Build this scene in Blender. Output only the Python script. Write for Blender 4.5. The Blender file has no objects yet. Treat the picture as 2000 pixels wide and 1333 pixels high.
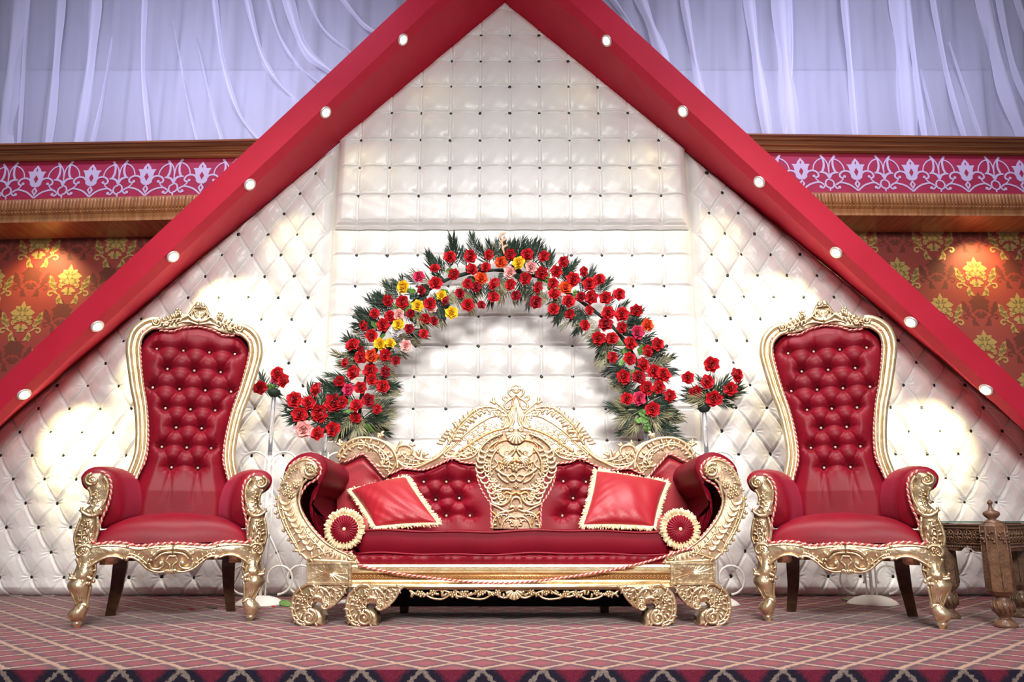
import bpy, math, random
import numpy as np
from mathutils import Vector, Matrix
R = random.Random(7)
C = bpy.context.scene.collection
S = bpy.context.scene
PI = math.pi
# ------------------------------------------------------------------ camera
FPX = 1527.0
PITCH = math.radians(12.9)
CAMZ = 0.5
cam = bpy.data.cameras.new('camera')
cam.sensor_width = 36.0
cam.lens = FPX / 2000.0 * 36.0
cam.clip_end = 60
co = bpy.data.objects.new('camera', cam)
C.objects.link(co)
co.location = (0, 0, CAMZ)
co.rotation_euler = (PI / 2 + PITCH, 0, 0)
S.camera = co
# ------------------------------------------------------------------ exposure, world, lights
S.view_settings.view_transform = 'Standard'
S.view_settings.look = 'None'
S.view_settings.exposure = 0.0
S.view_settings.gamma = 1.0
S.view_settings.use_curve_mapping = False
wd = bpy.data.worlds.new('hall')
S.world = wd
wd.use_nodes = True
wd.node_tree.nodes['Background'].inputs[0].default_value = (0.92, 0.88, 0.95, 1)
wd.node_tree.nodes['Background'].inputs[1].default_value = 0.16


def area(name, loc, tgt, sx, sy, power, col, spread=180):
    l = bpy.data.lights.new(name, 'AREA')
    l.shape = 'RECTANGLE'
    l.size = sx
    l.size_y = sy
    l.energy = power
    l.color = col
    l.spread = math.radians(spread)
    o = bpy.data.objects.new(name, l)
    C.objects.link(o)
    o.location = loc
    o.rotation_euler = (Vector(tgt) - Vector(loc)).to_track_quat('-Z', 'Y').to_euler()
    return o


def spot(name, loc, tgt, power, col, ang, blend=0.6, size=0.03):
    l = bpy.data.lights.new(name, 'SPOT')
    l.energy = power
    l.color = col
    l.spot_size = math.radians(ang)
    l.spot_blend = blend
    l.shadow_soft_size = size
    o = bpy.data.objects.new(name, l)
    C.objects.link(o)
    o.location = loc
    o.rotation_euler = (Vector(tgt) - Vector(loc)).to_track_quat('-Z', 'Y').to_euler()
    return o


area('hall_light', (0.5, -2.4, 3.4), (0, 4.6, 0.4), 2.4, 0.8, 122, (1.0, 0.97, 0.93), 74)
area('stage_overhead_light', (0, 2.9, 4.9), (0, 4.15, 0.3), 4.2, 0.5, 100, (1.0, 0.92, 0.90), 82)
# violet-blue wash on the draped ceiling cloth, one lamp strip on each side
area('cove_wash_left', (-2.7, 4.4, 4.9), (-2.7, 6.5, 4.1), 2.8, 0.3, 50, (0.66, 0.65, 1.0), 118)
area('cove_wash_right', (2.7, 4.4, 4.9), (2.7, 6.5, 4.1), 2.8, 0.3, 50, (0.66, 0.65, 1.0), 118)


# ------------------------------------------------------------------ measuring helpers
def W(px, py, y):
    """point of the place on the upright plane at depth y whose measured photo position is px, py"""
    ax = (px - 1000.0) / FPX
    ay = (666.5 - py) / FPX
    # camera ray in world: x right, forward tilted up by PITCH
    fy = math.cos(PITCH) - ay * math.sin(PITCH)
    fz = math.sin(PITCH) + ay * math.cos(PITCH)
    t = y / fy
    return Vector((ax * t, y, CAMZ + fz * t))


def SC(py, y):
    """metres per photo pixel at that height and depth"""
    ay = (666.5 - py) / FPX
    fy = math.cos(PITCH) - ay * math.sin(PITCH)
    return y / fy / FPX


def FP(y, mir=None):
    """frame of an upright plane: (u, v, w) -> point, w metres towards the viewer"""
    def f(u, v, w=0.0):
        yy = y(v) if callable(y) else y
        if mir is not None:
            u = 2 * mir - u
        p = W(u, v, yy)
        p.y -= w
        return p
    return f


# ------------------------------------------------------------------ materials
MATS = {}
YOFF = [0.0]      # depth of the frame origin, for things built about their own origin


def mat(name, col, rough=0.5, metal=0.0, sheen=0.0, sheent=(1, 1, 1), coat=0.0, spec=0.5, emis=None, es=0.0,
        trans=0.0, alpha=1.0, noise=None, bump=None, sub=0.0):
    """noise = (scale, colour2, amount); bump = (scale, strength)"""
    m = bpy.data.materials.new(name)
    m.use_nodes = True
    nt = m.node_tree
    b = nt.nodes['Principled BSDF']
    b.inputs['Base Color'].default_value = (*col, 1)
    b.inputs['Roughness'].default_value = rough
    b.inputs['Metallic'].default_value = metal
    b.inputs['Sheen Weight'].default_value = sheen
    b.inputs['Sheen Tint'].default_value = (*sheent, 1)
    b.inputs['Sheen Roughness'].default_value = 0.4
    b.inputs['Coat Weight'].default_value = coat
    b.inputs['Specular IOR Level'].default_value = spec
    b.inputs['Transmission Weight'].default_value = trans
    b.inputs['Alpha'].default_value = alpha
    if emis:
        b.inputs['Emission Color'].default_value = (*emis, 1)
        b.inputs['Emission Strength'].default_value = es
    tc = nt.nodes.new('ShaderNodeTexCoord')
    if noise:
        n = nt.nodes.new('ShaderNodeTexNoise')
        n.inputs['Scale'].default_value = noise[0]
        n.inputs['Detail'].default_value = 4
        nt.links.new(tc.outputs['Object'], n.inputs['Vector'])
        mr = nt.nodes.new('ShaderNodeMapRange')
        mr.inputs['From Min'].default_value = 0.38
        mr.inputs['From Max'].default_value = 0.68
        mr.inputs['To Max'].default_value = noise[2]
        nt.links.new(n.outputs['Fac'], mr.inputs['Value'])
        mx = nt.nodes.new('ShaderNodeMix')
        mx.data_type = 'RGBA'
        mx.inputs['A'].default_value = (*col, 1)
        mx.inputs['B'].default_value = (*noise[1], 1)
        nt.links.new(mr.outputs['Result'], mx.inputs['Factor'])
        nt.links.new(mx.outputs['Result'], b.inputs['Base Color'])
    if bump:
        n2 = nt.nodes.new('ShaderNodeTexNoise')
        n2.inputs['Scale'].default_value = bump[0]
        n2.inputs['Detail'].default_value = 3
        nt.links.new(tc.outputs['Object'], n2.inputs['Vector'])
        bp = nt.nodes.new('ShaderNodeBump')
        bp.inputs['Strength'].default_value = bump[1]
        bp.inputs['Distance'].default_value = 0.01
        nt.links.new(n2.outputs['Fac'], bp.inputs['Height'])
        nt.links.new(bp.outputs['Normal'], b.inputs['Normal'])
    MATS[name] = m
    return m


GOLD = mat('champagne_gold', (0.76, 0.62, 0.40), 0.31, 0.80, noise=(14, (0.44, 0.29, 0.15), 0.85), bump=(34, 0.5))
GOLDL = mat('pale_gold_leaf', (0.74, 0.60, 0.37), 0.33, 0.7, noise=(18, (0.55, 0.38, 0.18), 0.75), bump=(70, 0.2))
GOLDC = mat('shaded_pink_gold', (0.58, 0.42, 0.29), 0.45, 0.4, noise=(22, (0.36, 0.22, 0.12), 0.8), bump=(90, 0.3))  # plate gold darkened so gaps in the carving look like shaded crevices
GOLDD = mat('copper_gold', (0.62, 0.33, 0.13), 0.38, 0.7, bump=(60, 0.2))
VEL = mat('crimson_velvet', (0.205, 0.0018, 0.012), 0.48, sheen=0.28, sheent=(1, 0.12, 0.24), spec=0.25,
          noise=(5, (0.145, 0.0012, 0.008), 0.7), bump=(160, 0.06))
VELD = mat('deep_red_velvet', (0.155, 0.0014, 0.010), 0.55, sheen=0.05, sheent=(1, 0.12, 0.24), spec=0.12,
           noise=(4, (0.11, 0.001, 0.007), 0.6), bump=(160, 0.06))
SAT = mat('scarlet_satin', (0.30, 0.009, 0.018), 0.45, sheen=0.2, sheent=(1, 0.4, 0.4), spec=0.4, bump=(120, 0.06))
ROPE = mat('pale_pink_cord', (0.72, 0.46, 0.38), 0.6, spec=0.3)
ROPER = mat('red_cord_strand', (0.45, 0.06, 0.06), 0.6, spec=0.3)
FRINGE = mat('cream_fringe', (0.72, 0.56, 0.32), 0.8, noise=(60, (0.84, 0.72, 0.46), 0.9))
PEARL = mat('pearl_button', (0.88, 0.74, 0.55), 0.2, 0.5, coat=0.6)
BLK = mat('black_button', (0.006, 0.005, 0.004), 0.35)
DKWOOD = mat('dark_walnut', (0.050, 0.022, 0.012), 0.4, coat=0.2, noise=(30, (0.09, 0.045, 0.02), 0.8))
BLACK = mat('under_sofa_shade_black', (0.006, 0.005, 0.005), 0.8)  # black standing in for the shade under the sofa
IRON = mat('white_painted_iron', (0.86, 0.84, 0.76), 0.4)
GLASS = mat('clear_acrylic', (0.92, 0.94, 1.0), 0.08, trans=0.85, spec=0.6)
BEAM = mat('red_painted_board', (0.62, 0.018, 0.052), 0.55, spec=0.3, noise=(3, (0.55, 0.015, 0.04), 0.8), bump=(220, 0.05))
BULB = mat('lamp_lens', (1, 1, 1), 0.3, emis=(1.0, 0.95, 0.80), es=14)
RING = mat('white_lamp_ring', (0.85, 0.8, 0.74), 0.35, 0.3)
BRN = mat('carved_brown_wood', (0.17, 0.085, 0.045), 0.42, coat=0.15, noise=(26, (0.09, 0.042, 0.022), 0.9), bump=(80, 0.35))
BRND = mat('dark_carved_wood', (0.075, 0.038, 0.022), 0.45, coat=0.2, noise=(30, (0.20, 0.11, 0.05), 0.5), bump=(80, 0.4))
LILAC = mat('lilac_frieze_print', (0.72, 0.60, 0.80), 0.6)
FRZ = mat('magenta_frieze_ground', (0.50, 0.022, 0.085), 0.6, noise=(7, (0.42, 0.015, 0.06), 0.7))
DAM = mat('gold_damask_print', (0.85, 0.66, 0.24), 0.4, 0.35, noise=(55, (0.50, 0.30, 0.08), 0.9))
DAMB = mat('brown_damask_print', (0.15, 0.045, 0.028), 0.6, noise=(50, (0.28, 0.06, 0.04), 0.9))
WPR = mat('terracotta_wallpaper', (0.40, 0.075, 0.055), 0.55, noise=(2.2, (0.36, 0.05, 0.045), 0.6), bump=(240, 0.05))
CHROME = mat('clear_crystal', (0.9, 0.9, 0.95), 0.05, 0.6)


def satin():
    m = mat('pearl_vinyl', (0.84, 0.825, 0.80), 0.36, coat=0.06, spec=0.5)
    nt = m.node_tree
    b = nt.nodes['Principled BSDF']
    b.inputs['Coat Roughness'].default_value = 0.25
    tc = nt.nodes['Texture Coordinate']
    mp = nt.nodes.new('ShaderNodeMapping')
    mp.inputs['Scale'].default_value = (5, 5, 5)
    n = nt.nodes.new('ShaderNodeTexNoise')
    n.inputs['Scale'].default_value = 2.2
    n.inputs['Detail'].default_value = 5
    n.inputs['Distortion'].default_value = 0.8
    bp = nt.nodes.new('ShaderNodeBump')
    bp.inputs['Strength'].default_value = 0.16
    bp.inputs['Distance'].default_value = 0.02
    nt.links.new(tc.outputs['Object'], mp.inputs['Vector'])
    nt.links.new(mp.outputs['Vector'], n.inputs['Vector'])
    nt.links.new(n.outputs['Fac'], bp.inputs['Height'])
    nt.links.new(bp.outputs['Normal'], b.inputs['Normal'])
    return m


VINYL = satin()


def wood_trim(name, c1, c2, sc=(1, 60, 60)):
    m = mat(name, c1, 0.35, coat=0.3)
    nt = m.node_tree
    b = nt.nodes['Principled BSDF']
    tc = nt.nodes['Texture Coordinate']
    mp = nt.nodes.new('ShaderNodeMapping')
    mp.inputs['Scale'].default_value = sc
    n = nt.nodes.new('ShaderNodeTexNoise')
    n.inputs['Scale'].default_value = 1.5
    n.inputs['Detail'].default_value = 6
    cr = nt.nodes.new('ShaderNodeValToRGB')
    cr.color_ramp.elements[0].position = 0.35
    cr.color_ramp.elements[0].color = (*c1, 1)
    cr.color_ramp.elements[1].position = 0.68
    cr.color_ramp.elements[1].color = (*c2, 1)
    nt.links.new(tc.outputs['Object'], mp.inputs['Vector'])
    nt.links.new(mp.outputs['Vector'], n.inputs['Vector'])
    nt.links.new(n.outputs['Fac'], cr.inputs['Fac'])
    nt.links.new(cr.outputs['Color'], b.inputs['Base Color'])
    return m


TRIM = wood_trim('varnished_cornice_wood', (0.16, 0.045, 0.014), (0.42, 0.15, 0.04))
FLUTE = wood_trim('fluted_oak_band', (0.42, 0.17, 0.06), (0.66, 0.31, 0.12), (30, 2, 4))


def math_node(nt, op, a, b=None, c=None):
    n = nt.nodes.new('ShaderNodeMath')
    n.operation = op
    for i, v in enumerate((a, b, c)):
        if v is None:
            continue
        if isinstance(v, (int, float)):
            n.inputs[i].default_value = v
        else:
            nt.links.new(v, n.inputs[i])
    return n.outputs[0]


def carpet_mat(name, front):
    m = mat(name, (0.3, 0.05, 0.06), 0.9, sheen=0.25, spec=0.15)
    nt = m.node_tree
    b = nt.nodes['Principled BSDF']
    tc = nt.nodes['Texture Coordinate']
    sp = nt.nodes.new('ShaderNodeSeparateXYZ')
    nt.links.new(tc.outputs['Object'], sp.inputs[0])
    nz = nt.nodes.new('ShaderNodeTexNoise')
    nz.inputs['Scale'].default_value = 70
    nz.inputs['Detail'].default_value = 3
    nt.links.new(tc.outputs['Object'], nz.inputs['Vector'])
    wob = math_node(nt, 'MULTIPLY', math_node(nt, 'SUBTRACT', nz.outputs['Fac'], 0.5), 0.20)
    x = sp.outputs['X']
    y = sp.outputs['Z' if front else 'Y']
    per = 0.206
    a = math_node(nt, 'ADD', math_node(nt, 'DIVIDE', math_node(nt, 'ADD', x, y), per), wob)
    c = math_node(nt, 'ADD', math_node(nt, 'DIVIDE', math_node(nt, 'SUBTRACT', x, y), per), wob)
    da = math_node(nt, 'ABSOLUTE', math_node(nt, 'SUBTRACT', math_node(nt, 'FRACT', a), 0.5))
    dc = math_node(nt, 'ABSOLUTE', math_node(nt, 'SUBTRACT', math_node(nt, 'FRACT', c), 0.5))
    d = math_node(nt, 'MINIMUM', da, dc)
    ln = nt.nodes.new('ShaderNodeMapRange')
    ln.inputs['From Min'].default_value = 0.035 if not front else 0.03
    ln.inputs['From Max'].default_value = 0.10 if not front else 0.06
    ln.inputs['To Min'].default_value = 1
    ln.inputs['To Max'].default_value = 0
    nt.links.new(d, ln.inputs['Value'])
    # darker navy edge next to each line
    ed = nt.nodes.new('ShaderNodeMapRange')
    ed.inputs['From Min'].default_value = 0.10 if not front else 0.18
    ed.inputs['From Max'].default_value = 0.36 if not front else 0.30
    nt.links.new(d, ed.inputs['Value'])
    ground = nt.nodes.new('ShaderNodeMix')
    ground.data_type = 'RGBA'
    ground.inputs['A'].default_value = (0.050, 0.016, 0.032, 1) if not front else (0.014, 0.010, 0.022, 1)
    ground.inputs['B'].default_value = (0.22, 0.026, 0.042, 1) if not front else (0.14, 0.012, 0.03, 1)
    nt.links.new(ed.outputs['Result'], ground.inputs['Factor'])
    mx = nt.nodes.new('ShaderNodeMix')
    mx.data_type = 'RGBA'
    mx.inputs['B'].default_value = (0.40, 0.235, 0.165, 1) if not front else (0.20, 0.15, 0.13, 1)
    nt.links.new(ground.outputs['Result'], mx.inputs['A'])
    nt.links.new(ln.outputs['Result'], mx.inputs['Factor'])
    n3 = nt.nodes.new('ShaderNodeTexNoise')
    n3.inputs['Scale'].default_value = 220
    nt.links.new(tc.outputs['Object'], n3.inputs['Vector'])
    hs = nt.nodes.new('ShaderNodeMix')
    hs.data_type = 'RGBA'
    hs.blend_type = 'MULTIPLY'
    hs.inputs['Factor'].default_value = 0.75
    nt.links.new(mx.outputs['Result'], hs.inputs['A'])
    gr = nt.nodes.new('ShaderNodeMapRange')
    gr.inputs['From Min'].default_value = 0.3
    gr.inputs['From Max'].default_value = 0.7
    gr.inputs['To Min'].default_value = 0.55
    gr.inputs['To Max'].default_value = 1.25
    nt.links.new(n3.outputs['Fac'], gr.inputs['Value'])
    nt.links.new(gr.outputs['Result'], hs.inputs['B'])
    nt.links.new(hs.outputs['Result'], b.inputs['Base Color'])
    bp = nt.nodes.new('ShaderNodeBump')
    bp.inputs['Strength'].default_value = 0.5
    bp.inputs['Distance'].default_value = 0.004
    nt.links.new(n3.outputs['Fac'], bp.inputs['Height'])
    nt.links.new(bp.outputs['Normal'], b.inputs['Normal'])
    return m


CARPET = carpet_mat('lattice_carpet', False)
CARPETF = carpet_mat('lattice_carpet_fall_shaded', True)  # same carpet in darker colours, the shade on the fall painted in


def cloth_mat(name, col, alpha):
    m = bpy.data.materials.new(name)
    m.use_nodes = True
    nt = m.node_tree
    nt.nodes.clear()
    out = nt.nodes.new('ShaderNodeOutputMaterial')
    tr = nt.nodes.new('ShaderNodeBsdfTransparent')
    df = nt.nodes.new('ShaderNodeBsdfDiffuse')
    tl = nt.nodes.new('ShaderNodeBsdfTranslucent')
    df.inputs[0].default_value = (*col, 1)
    tl.inputs[0].default_value = (*col, 1)
    m1 = nt.nodes.new('ShaderNodeMixShader')
    m1.inputs[0].default_value = 0.35
    nt.links.new(df.outputs[0], m1.inputs[1])
    nt.links.new(tl.outputs[0], m1.inputs[2])
    m2 = nt.nodes.new('ShaderNodeMixShader')
    m2.inputs[0].default_value = alpha
    nt.links.new(tr.outputs[0], m2.inputs[1])
    nt.links.new(m1.outputs[0], m2.inputs[2])
    nt.links.new(m2.outputs[0], out.inputs[0])
    return m


VOILE = cloth_mat('white_voile', (0.82, 0.82, 0.90), 0.55)
VOILEP = cloth_mat('gathered_voile', (0.86, 0.86, 0.94), 0.82)


# ------------------------------------------------------------------ mesh builder
class MB:
    def __init__(s):
        s.v = []
        s.f = []

    def add(s, vs, fs):
        o = len(s.v)
        s.v.extend([tuple(a) for a in vs])
        s.f.extend([tuple(i + o for i in f) for f in fs])

    def box(s, lo, hi):
        x0, y0, z0 = lo
        x1, y1, z1 = hi
        s.add([(x0, y0, z0), (x1, y0, z0), (x1, y1, z0), (x0, y1, z0), (x0, y0, z1), (x1, y0, z1), (x1, y1, z1), (x0, y1, z1)],
              [(0, 3, 2, 1), (4, 5, 6, 7), (0, 1, 5, 4), (1, 2, 6, 5), (2, 3, 7, 6), (3, 0, 4, 7)])

    def hexa(s, p):
        """8 points: 4 front ccw, 4 back"""
        s.add(p, [(0, 1, 2, 3), (7, 6, 5, 4), (0, 4, 5, 1), (1, 5, 6, 2), (2, 6, 7, 3), (3, 7, 4, 0)])

    def loft(s, rings, caps=True, closed=True):
        n = len(rings[0])
        vs = [p for r in rings for p in r]
        fs = []
        for i in range(len(rings) - 1):
            for j in range(n if closed else n - 1):
                k = (j + 1) % n
                fs.append((i * n + j, i * n + k, (i + 1) * n + k, (i + 1) * n + j))
        if caps and closed:
            for base, rev in ((0, True), ((len(rings) - 1) * n, False)):
                c = sum((Vector(p) for p in vs[base:base + n]), Vector()) / n
                vs.append(tuple(c))
                ci = len(vs) - 1
                for j in range(n):
                    k = (j + 1) % n
                    fs.append((base + k, base + j, ci) if rev else (base + j, base + k, ci))
        s.add(vs, fs)

    def tube(s, pts, rad, n=8, flat=1.0, up=Vector((0, -1, 0)), caps=True, closed=False):
        pts = [Vector(p) for p in pts]
        m = len(pts)
        if not hasattr(rad, '__len__'):
            rad = [rad] * m
        rings = []
        for i in range(m):
            if closed:
                t = pts[(i + 1) % m] - pts[i - 1]
            else:
                t = pts[min(i + 1, m - 1)] - pts[max(i - 1, 0)]
            if t.length < 1e-9:
                t = Vector((0, 0, 1))
            t.normalize()
            nn = up - t * up.dot(t)
            if nn.length < 1e-3:
                nn = Vector((1, 0, 0)) - t * t.x
            nn.normalize()
            b = t.cross(nn)
            rings.append([pts[i] + b * (math.cos(2 * PI * k / n) * rad[i]) + nn * (math.sin(2 * PI * k / n) * rad[i] * flat)
                          for k in range(n)])
        if closed:
            rings.append(rings[0])
            caps = False
        s.loft(rings, caps)

    def ball(s, c, r, n=8, sq=(1, 1, 1)):
        c = Vector(c)
        rings = []
        m = max(3, n // 2)
        for i in range(1, m):
            a = PI * i / m
            rings.append([c + Vector((math.sin(a) * math.cos(2 * PI * k / n) * r * sq[0], math.sin(a) * math.sin(2 * PI * k / n) * r * sq[1],
                                      math.cos(a) * r * sq[2])) for k in range(n)])
        vs = [p for q in rings for p in q] + [c + Vector((0, 0, r * sq[2])), c - Vector((0, 0, r * sq[2]))]
        fs = []
        for i in range(m - 2):
            for k in range(n):
                l = (k + 1) % n
                fs.append((i * n + k, (i + 1) * n + k, (i + 1) * n + l, i * n + l))
        t = len(vs) - 2
        for k in range(n):
            l = (k + 1) % n
            fs.append((t, k, l))
            fs.append((t + 1, (m - 2) * n + l, (m - 2) * n + k))
        s.add(vs, fs)

    def lathe(s, prof, c, n=20, ax='z'):
        """prof: list of (radius, height)"""
        c = Vector(c)
        rings = []
        for r, h in prof:
            ring = []
            for k in range(n):
                a = 2 * PI * k / n
                if ax == 'z':
                    ring.append(c + Vector((r * math.cos(a), r * math.sin(a), h)))
                else:
                    ring.append(c + Vector((r * math.cos(a), h, r * math.sin(a))))
            rings.append(ring)
        s.loft(rings, True)

    def grid(s, P, nu, nv):
        """P(i,j) -> point, open grid"""
        vs = [P(i, j) for i in range(nu + 1) for j in range(nv + 1)]
        w = nv + 1
        s.add(vs, [(i * w + j, (i + 1) * w + j, (i + 1) * w + j + 1, i * w + j + 1) for i in range(nu) for j in range(nv)])

    def slab(s, poly, F, w0, w1, bev=0.0):
        """solid plate with the outline poly (px) from w0 (back) to w1 (front)"""
        from mathutils.geometry import tessellate_polygon
        n = len(poly)
        ar = sum(poly[i][0] * poly[(i + 1) % n][1] - poly[(i + 1) % n][0] * poly[i][1] for i in range(n))
        if ar > 0:
            poly = poly[::-1]
        cx = sum(p[0] for p in poly) / n
        rings = [[F(p[0], p[1], w0) for p in poly], [F(p[0], p[1], w1 - bev) for p in poly]]
        if bev:
            ins = []
            for i in range(n):
                a, b, c = Vector(poly[i - 1]), Vector(poly[i]), Vector(poly[(i + 1) % n])
                d1 = (b - a).normalized() if (b - a).length > 1e-6 else Vector((1, 0))
                d2 = (c - b).normalized() if (c - b).length > 1e-6 else d1
                nn = Vector((d1.y + d2.y, -d1.x - d2.x))
                if nn.length > 1e-6:
                    nn.normalize()
                k = bev / SC(b.y, 4.2)
                ins.append(b - nn * k * -1.0)
            rings.append([F(p[0], p[1], w1) for p in ins])
        vs = [p for r in rings for p in r]
        fs = []
        for i in range(len(rings) - 1):
            for j in range(n):
                k = (j + 1) % n
                fs.append((i * n + j, i * n + k, (i + 1) * n + k, (i + 1) * n + j))
        tri = tessellate_polygon([[Vector((p[0], p[1], 0)) for p in poly]])
        top = (len(rings) - 1) * n
        for t in tri:
            fs.append(tuple(top + q for q in t))
            fs.append(tuple(q for q in t[::-1]))
        s.add(vs, fs)


def fix_normals(me):
    import bmesh
    bm = bmesh.new()
    bm.from_mesh(me)
    bmesh.ops.recalc_face_normals(bm, faces=bm.faces)
    bm.to_mesh(me)
    bm.free()


def obj(name, mb, m, parent=None, smooth=True, fix=True, org=None, ang=None):
    me = bpy.data.meshes.new(name)
    v = np.array([tuple(a) for a in mb.v], dtype=float)
    if org is None:
        org = tuple(parent.matrix_world.translation) if parent else (0, 0, 0)
        if parent:
            q = parent
            L = Vector()
            while q:
                L += q.location
                q = q.parent
            org = tuple(L)
    v -= np.array(org)
    me.from_pydata(v.tolist(), [], mb.f)
    if fix:
        fix_normals(me)
    if smooth:
        me.polygons.foreach_set('use_smooth', [True] * len(me.polygons))
        if ang:
            me.set_sharp_from_angle(angle=math.radians(ang))
    me.materials.append(m)
    o = bpy.data.objects.new(name, me)
    C.objects.link(o)
    if parent:
        o.parent = parent
    else:
        o.location = org
    return o


def thing(name, label, cat, loc=(0, 0, 0), group=None):
    o = bpy.data.objects.new(name, None)
    C.objects.link(o)
    o.empty_display_size = 0.1
    o.location = loc
    o['label'] = label
    o['category'] = cat
    if group:
        o['group'] = group
    return o


def tag(o, label=None, cat=None, group=None, kind=None):
    for k, v in (('label', label), ('category', cat), ('group', group), ('kind', kind)):
        if v:
            o[k] = v
    return o


def struct(name, mb, m, smooth=False, **kw):
    o = obj(name, mb, m, None, smooth, **kw)
    o['kind'] = 'structure'
    return o


def dup_tree(o, parent=None):
    c = o.copy()
    C.objects.link(c)
    c.parent = parent
    for ch in list(o.children):
        dup_tree(ch, c)
    return c


# ------------------------------------------------------------------ curves and carved ornament
def cr(pts, k=6, closed=False):
    """Catmull-Rom through points (tuples of any length)"""
    n = len(pts)
    out = []
    rng = range(n if closed else n - 1)
    for i in rng:
        if closed:
            p0, p1, p2, p3 = pts[i - 1], pts[i], pts[(i + 1) % n], pts[(i + 2) % n]
        else:
            p0, p1, p2, p3 = pts[max(i - 1, 0)], pts[i], pts[i + 1], pts[min(i + 2, n - 1)]
        for s in range(k):
            t = s / k
            out.append(tuple(0.5 * ((2 * b) + (-a + c) * t + (2 * a - 5 * b + 4 * c - d) * t * t + (-a + 3 * b - 3 * c + d) * t ** 3)
                             for a, b, c, d in zip(p0, p1, p2, p3)))
    if not closed:
        out.append(tuple(pts[-1]))
    return out


def strand(mb, F, pts, r0, r1=None, w=0.0, n=7, k=5, flat=1.0, bulge=False, taper0=None):
    """carved rod along a measured curve; radii in photo px"""
    P = cr([tuple(p) for p in pts], k)
    m = len(P)
    if r1 is None:
        r1 = r0
    rad = []
    out = []
    for i, p in enumerate(P):
        t = i / (m - 1)
        r = r0 + (r1 - r0) * t
        if bulge:
            r = max(0.12, math.sin(PI * min(1, 0.10 + 0.90 * t)) ** 0.7) * r0
        q = F(p[0], p[1], w)
        out.append(q)
        rad.append(r * SC(p[1], q.y + YOFF[0]))
    mb.tube(out, rad, n, flat)


def spiral(cx, cy, r0, r1, a0, turns, n=14, ys=1.0):
    """from radius r0 at angle a0 inward to r1; photo axes"""
    out = []
    for i in range(n + 1):
        t = i / n
        r = r0 * (1 - t) + r1 * t
        a = a0 + turns * 2 * PI * t
        out.append((cx + r * math.cos(a), cy + r * math.sin(a) * ys))
    return out


def lobe(mb, F, p, d, L, wid, curl=1.0, w=0.0, n=6):
    """one acanthus lobe: from p in direction d (unit), curling to one side"""
    dx, dy = d
    nx, ny = -dy * curl, dx * curl
    pts = [(p[0], p[1]), (p[0] + dx * L * 0.4 + nx * L * 0.06, p[1] + dy * L * 0.4 + ny * L * 0.06),
           (p[0] + dx * L * 0.78 + nx * L * 0.25, p[1] + dy * L * 0.78 + ny * L * 0.25),
           (p[0] + dx * L * 0.92 + nx * L * 0.55, p[1] + dy * L * 0.92 + ny * L * 0.55)]
    strand(mb, F, pts, wid, w=w, n=n, k=3, flat=0.8, bulge=True)


def acanthus(mb, F, pts, r0, r1, nl, ll, w=0.0, sides=(1, -1), wid=None, k=5, spr=0.75):
    P = cr([tuple(p) for p in pts], k)
    strand(mb, F, pts, r0, r1, w, k=k)
    m = len(P)
    for s in sides:
        for q in range(nl):
            t = (q + 0.5 + (0.25 if s < 0 else 0)) / nl
            i = min(m - 2, int(t * (m - 1)))
            dx, dy = P[i + 1][0] - P[i][0], P[i + 1][1] - P[i][1]
            l = math.hypot(dx, dy) or 1
            dx, dy = dx / l, dy / l
            a = spr * s * (0.85 + 0.3 * R.random())
            ca, sa = math.cos(a), math.sin(a)
            d = (dx * ca - dy * sa, dx * sa + dy * ca)
            L = ll * (1 - 0.45 * t) * (0.85 + 0.3 * R.random())
            lobe(mb, F, P[i], d, L, (wid or L * 0.25), s, w)


def rosette(mb, F, c, r, n=5, w=0.0):
    q = F(c[0], c[1], w)
    s = SC(c[1], q.y + YOFF[0])
    mb.ball(q, r * 0.34 * s, 8)
    for i in range(n):
        a = 2 * PI * i / n + 0.3
        p = F(c[0] + math.cos(a) * r * 0.6, c[1] + math.sin(a) * r * 0.6, w - 0.001)
        mb.ball(p, r * 0.40 * s, 6, (1, 0.55, 1))


def shell(mb, F, c, r, a0, a1, n, w=0.0, r_in=0.2, wd=None):
    for i in range(n):
        a = a0 + (a1 - a0) * i / (n - 1)
        L = r * (0.85 + 0.15 * math.sin(PI * i / (n - 1)))
        pts = [(c[0] + math.cos(a) * L * t, c[1] + math.sin(a) * L * t) for t in (r_in, 0.5, 0.8, 1.0)]
        rr = wd or abs(a1 - a0) * r / n * 0.55
        P = cr(pts, 3)
        out = [F(p[0], p[1], w) for p in P]
        s = SC(c[1], out[0].y + YOFF[0])
        rad = [rr * s * (0.35 + 0.65 * math.sin(PI * 0.5 * min(1, (j + 1) / (len(P) * 0.85)))) for j in range(len(P))]
        mb.tube(out, rad, 7, 0.9)


def volute(mb, F, cx, cy, r, a0, turns, th, w=0.0, n=16, ball=True):
    pts = spiral(cx, cy, r, r * 0.25, a0, turns, n)
    strand(mb, F, pts, th, th * 0.55, w, k=2, n=8)
    if ball:
        q = F(cx, cy, w)
        mb.ball(q, th * 1.15 * SC(cy, q.y + YOFF[0]), 10, (1, 0.8, 1))


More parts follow.
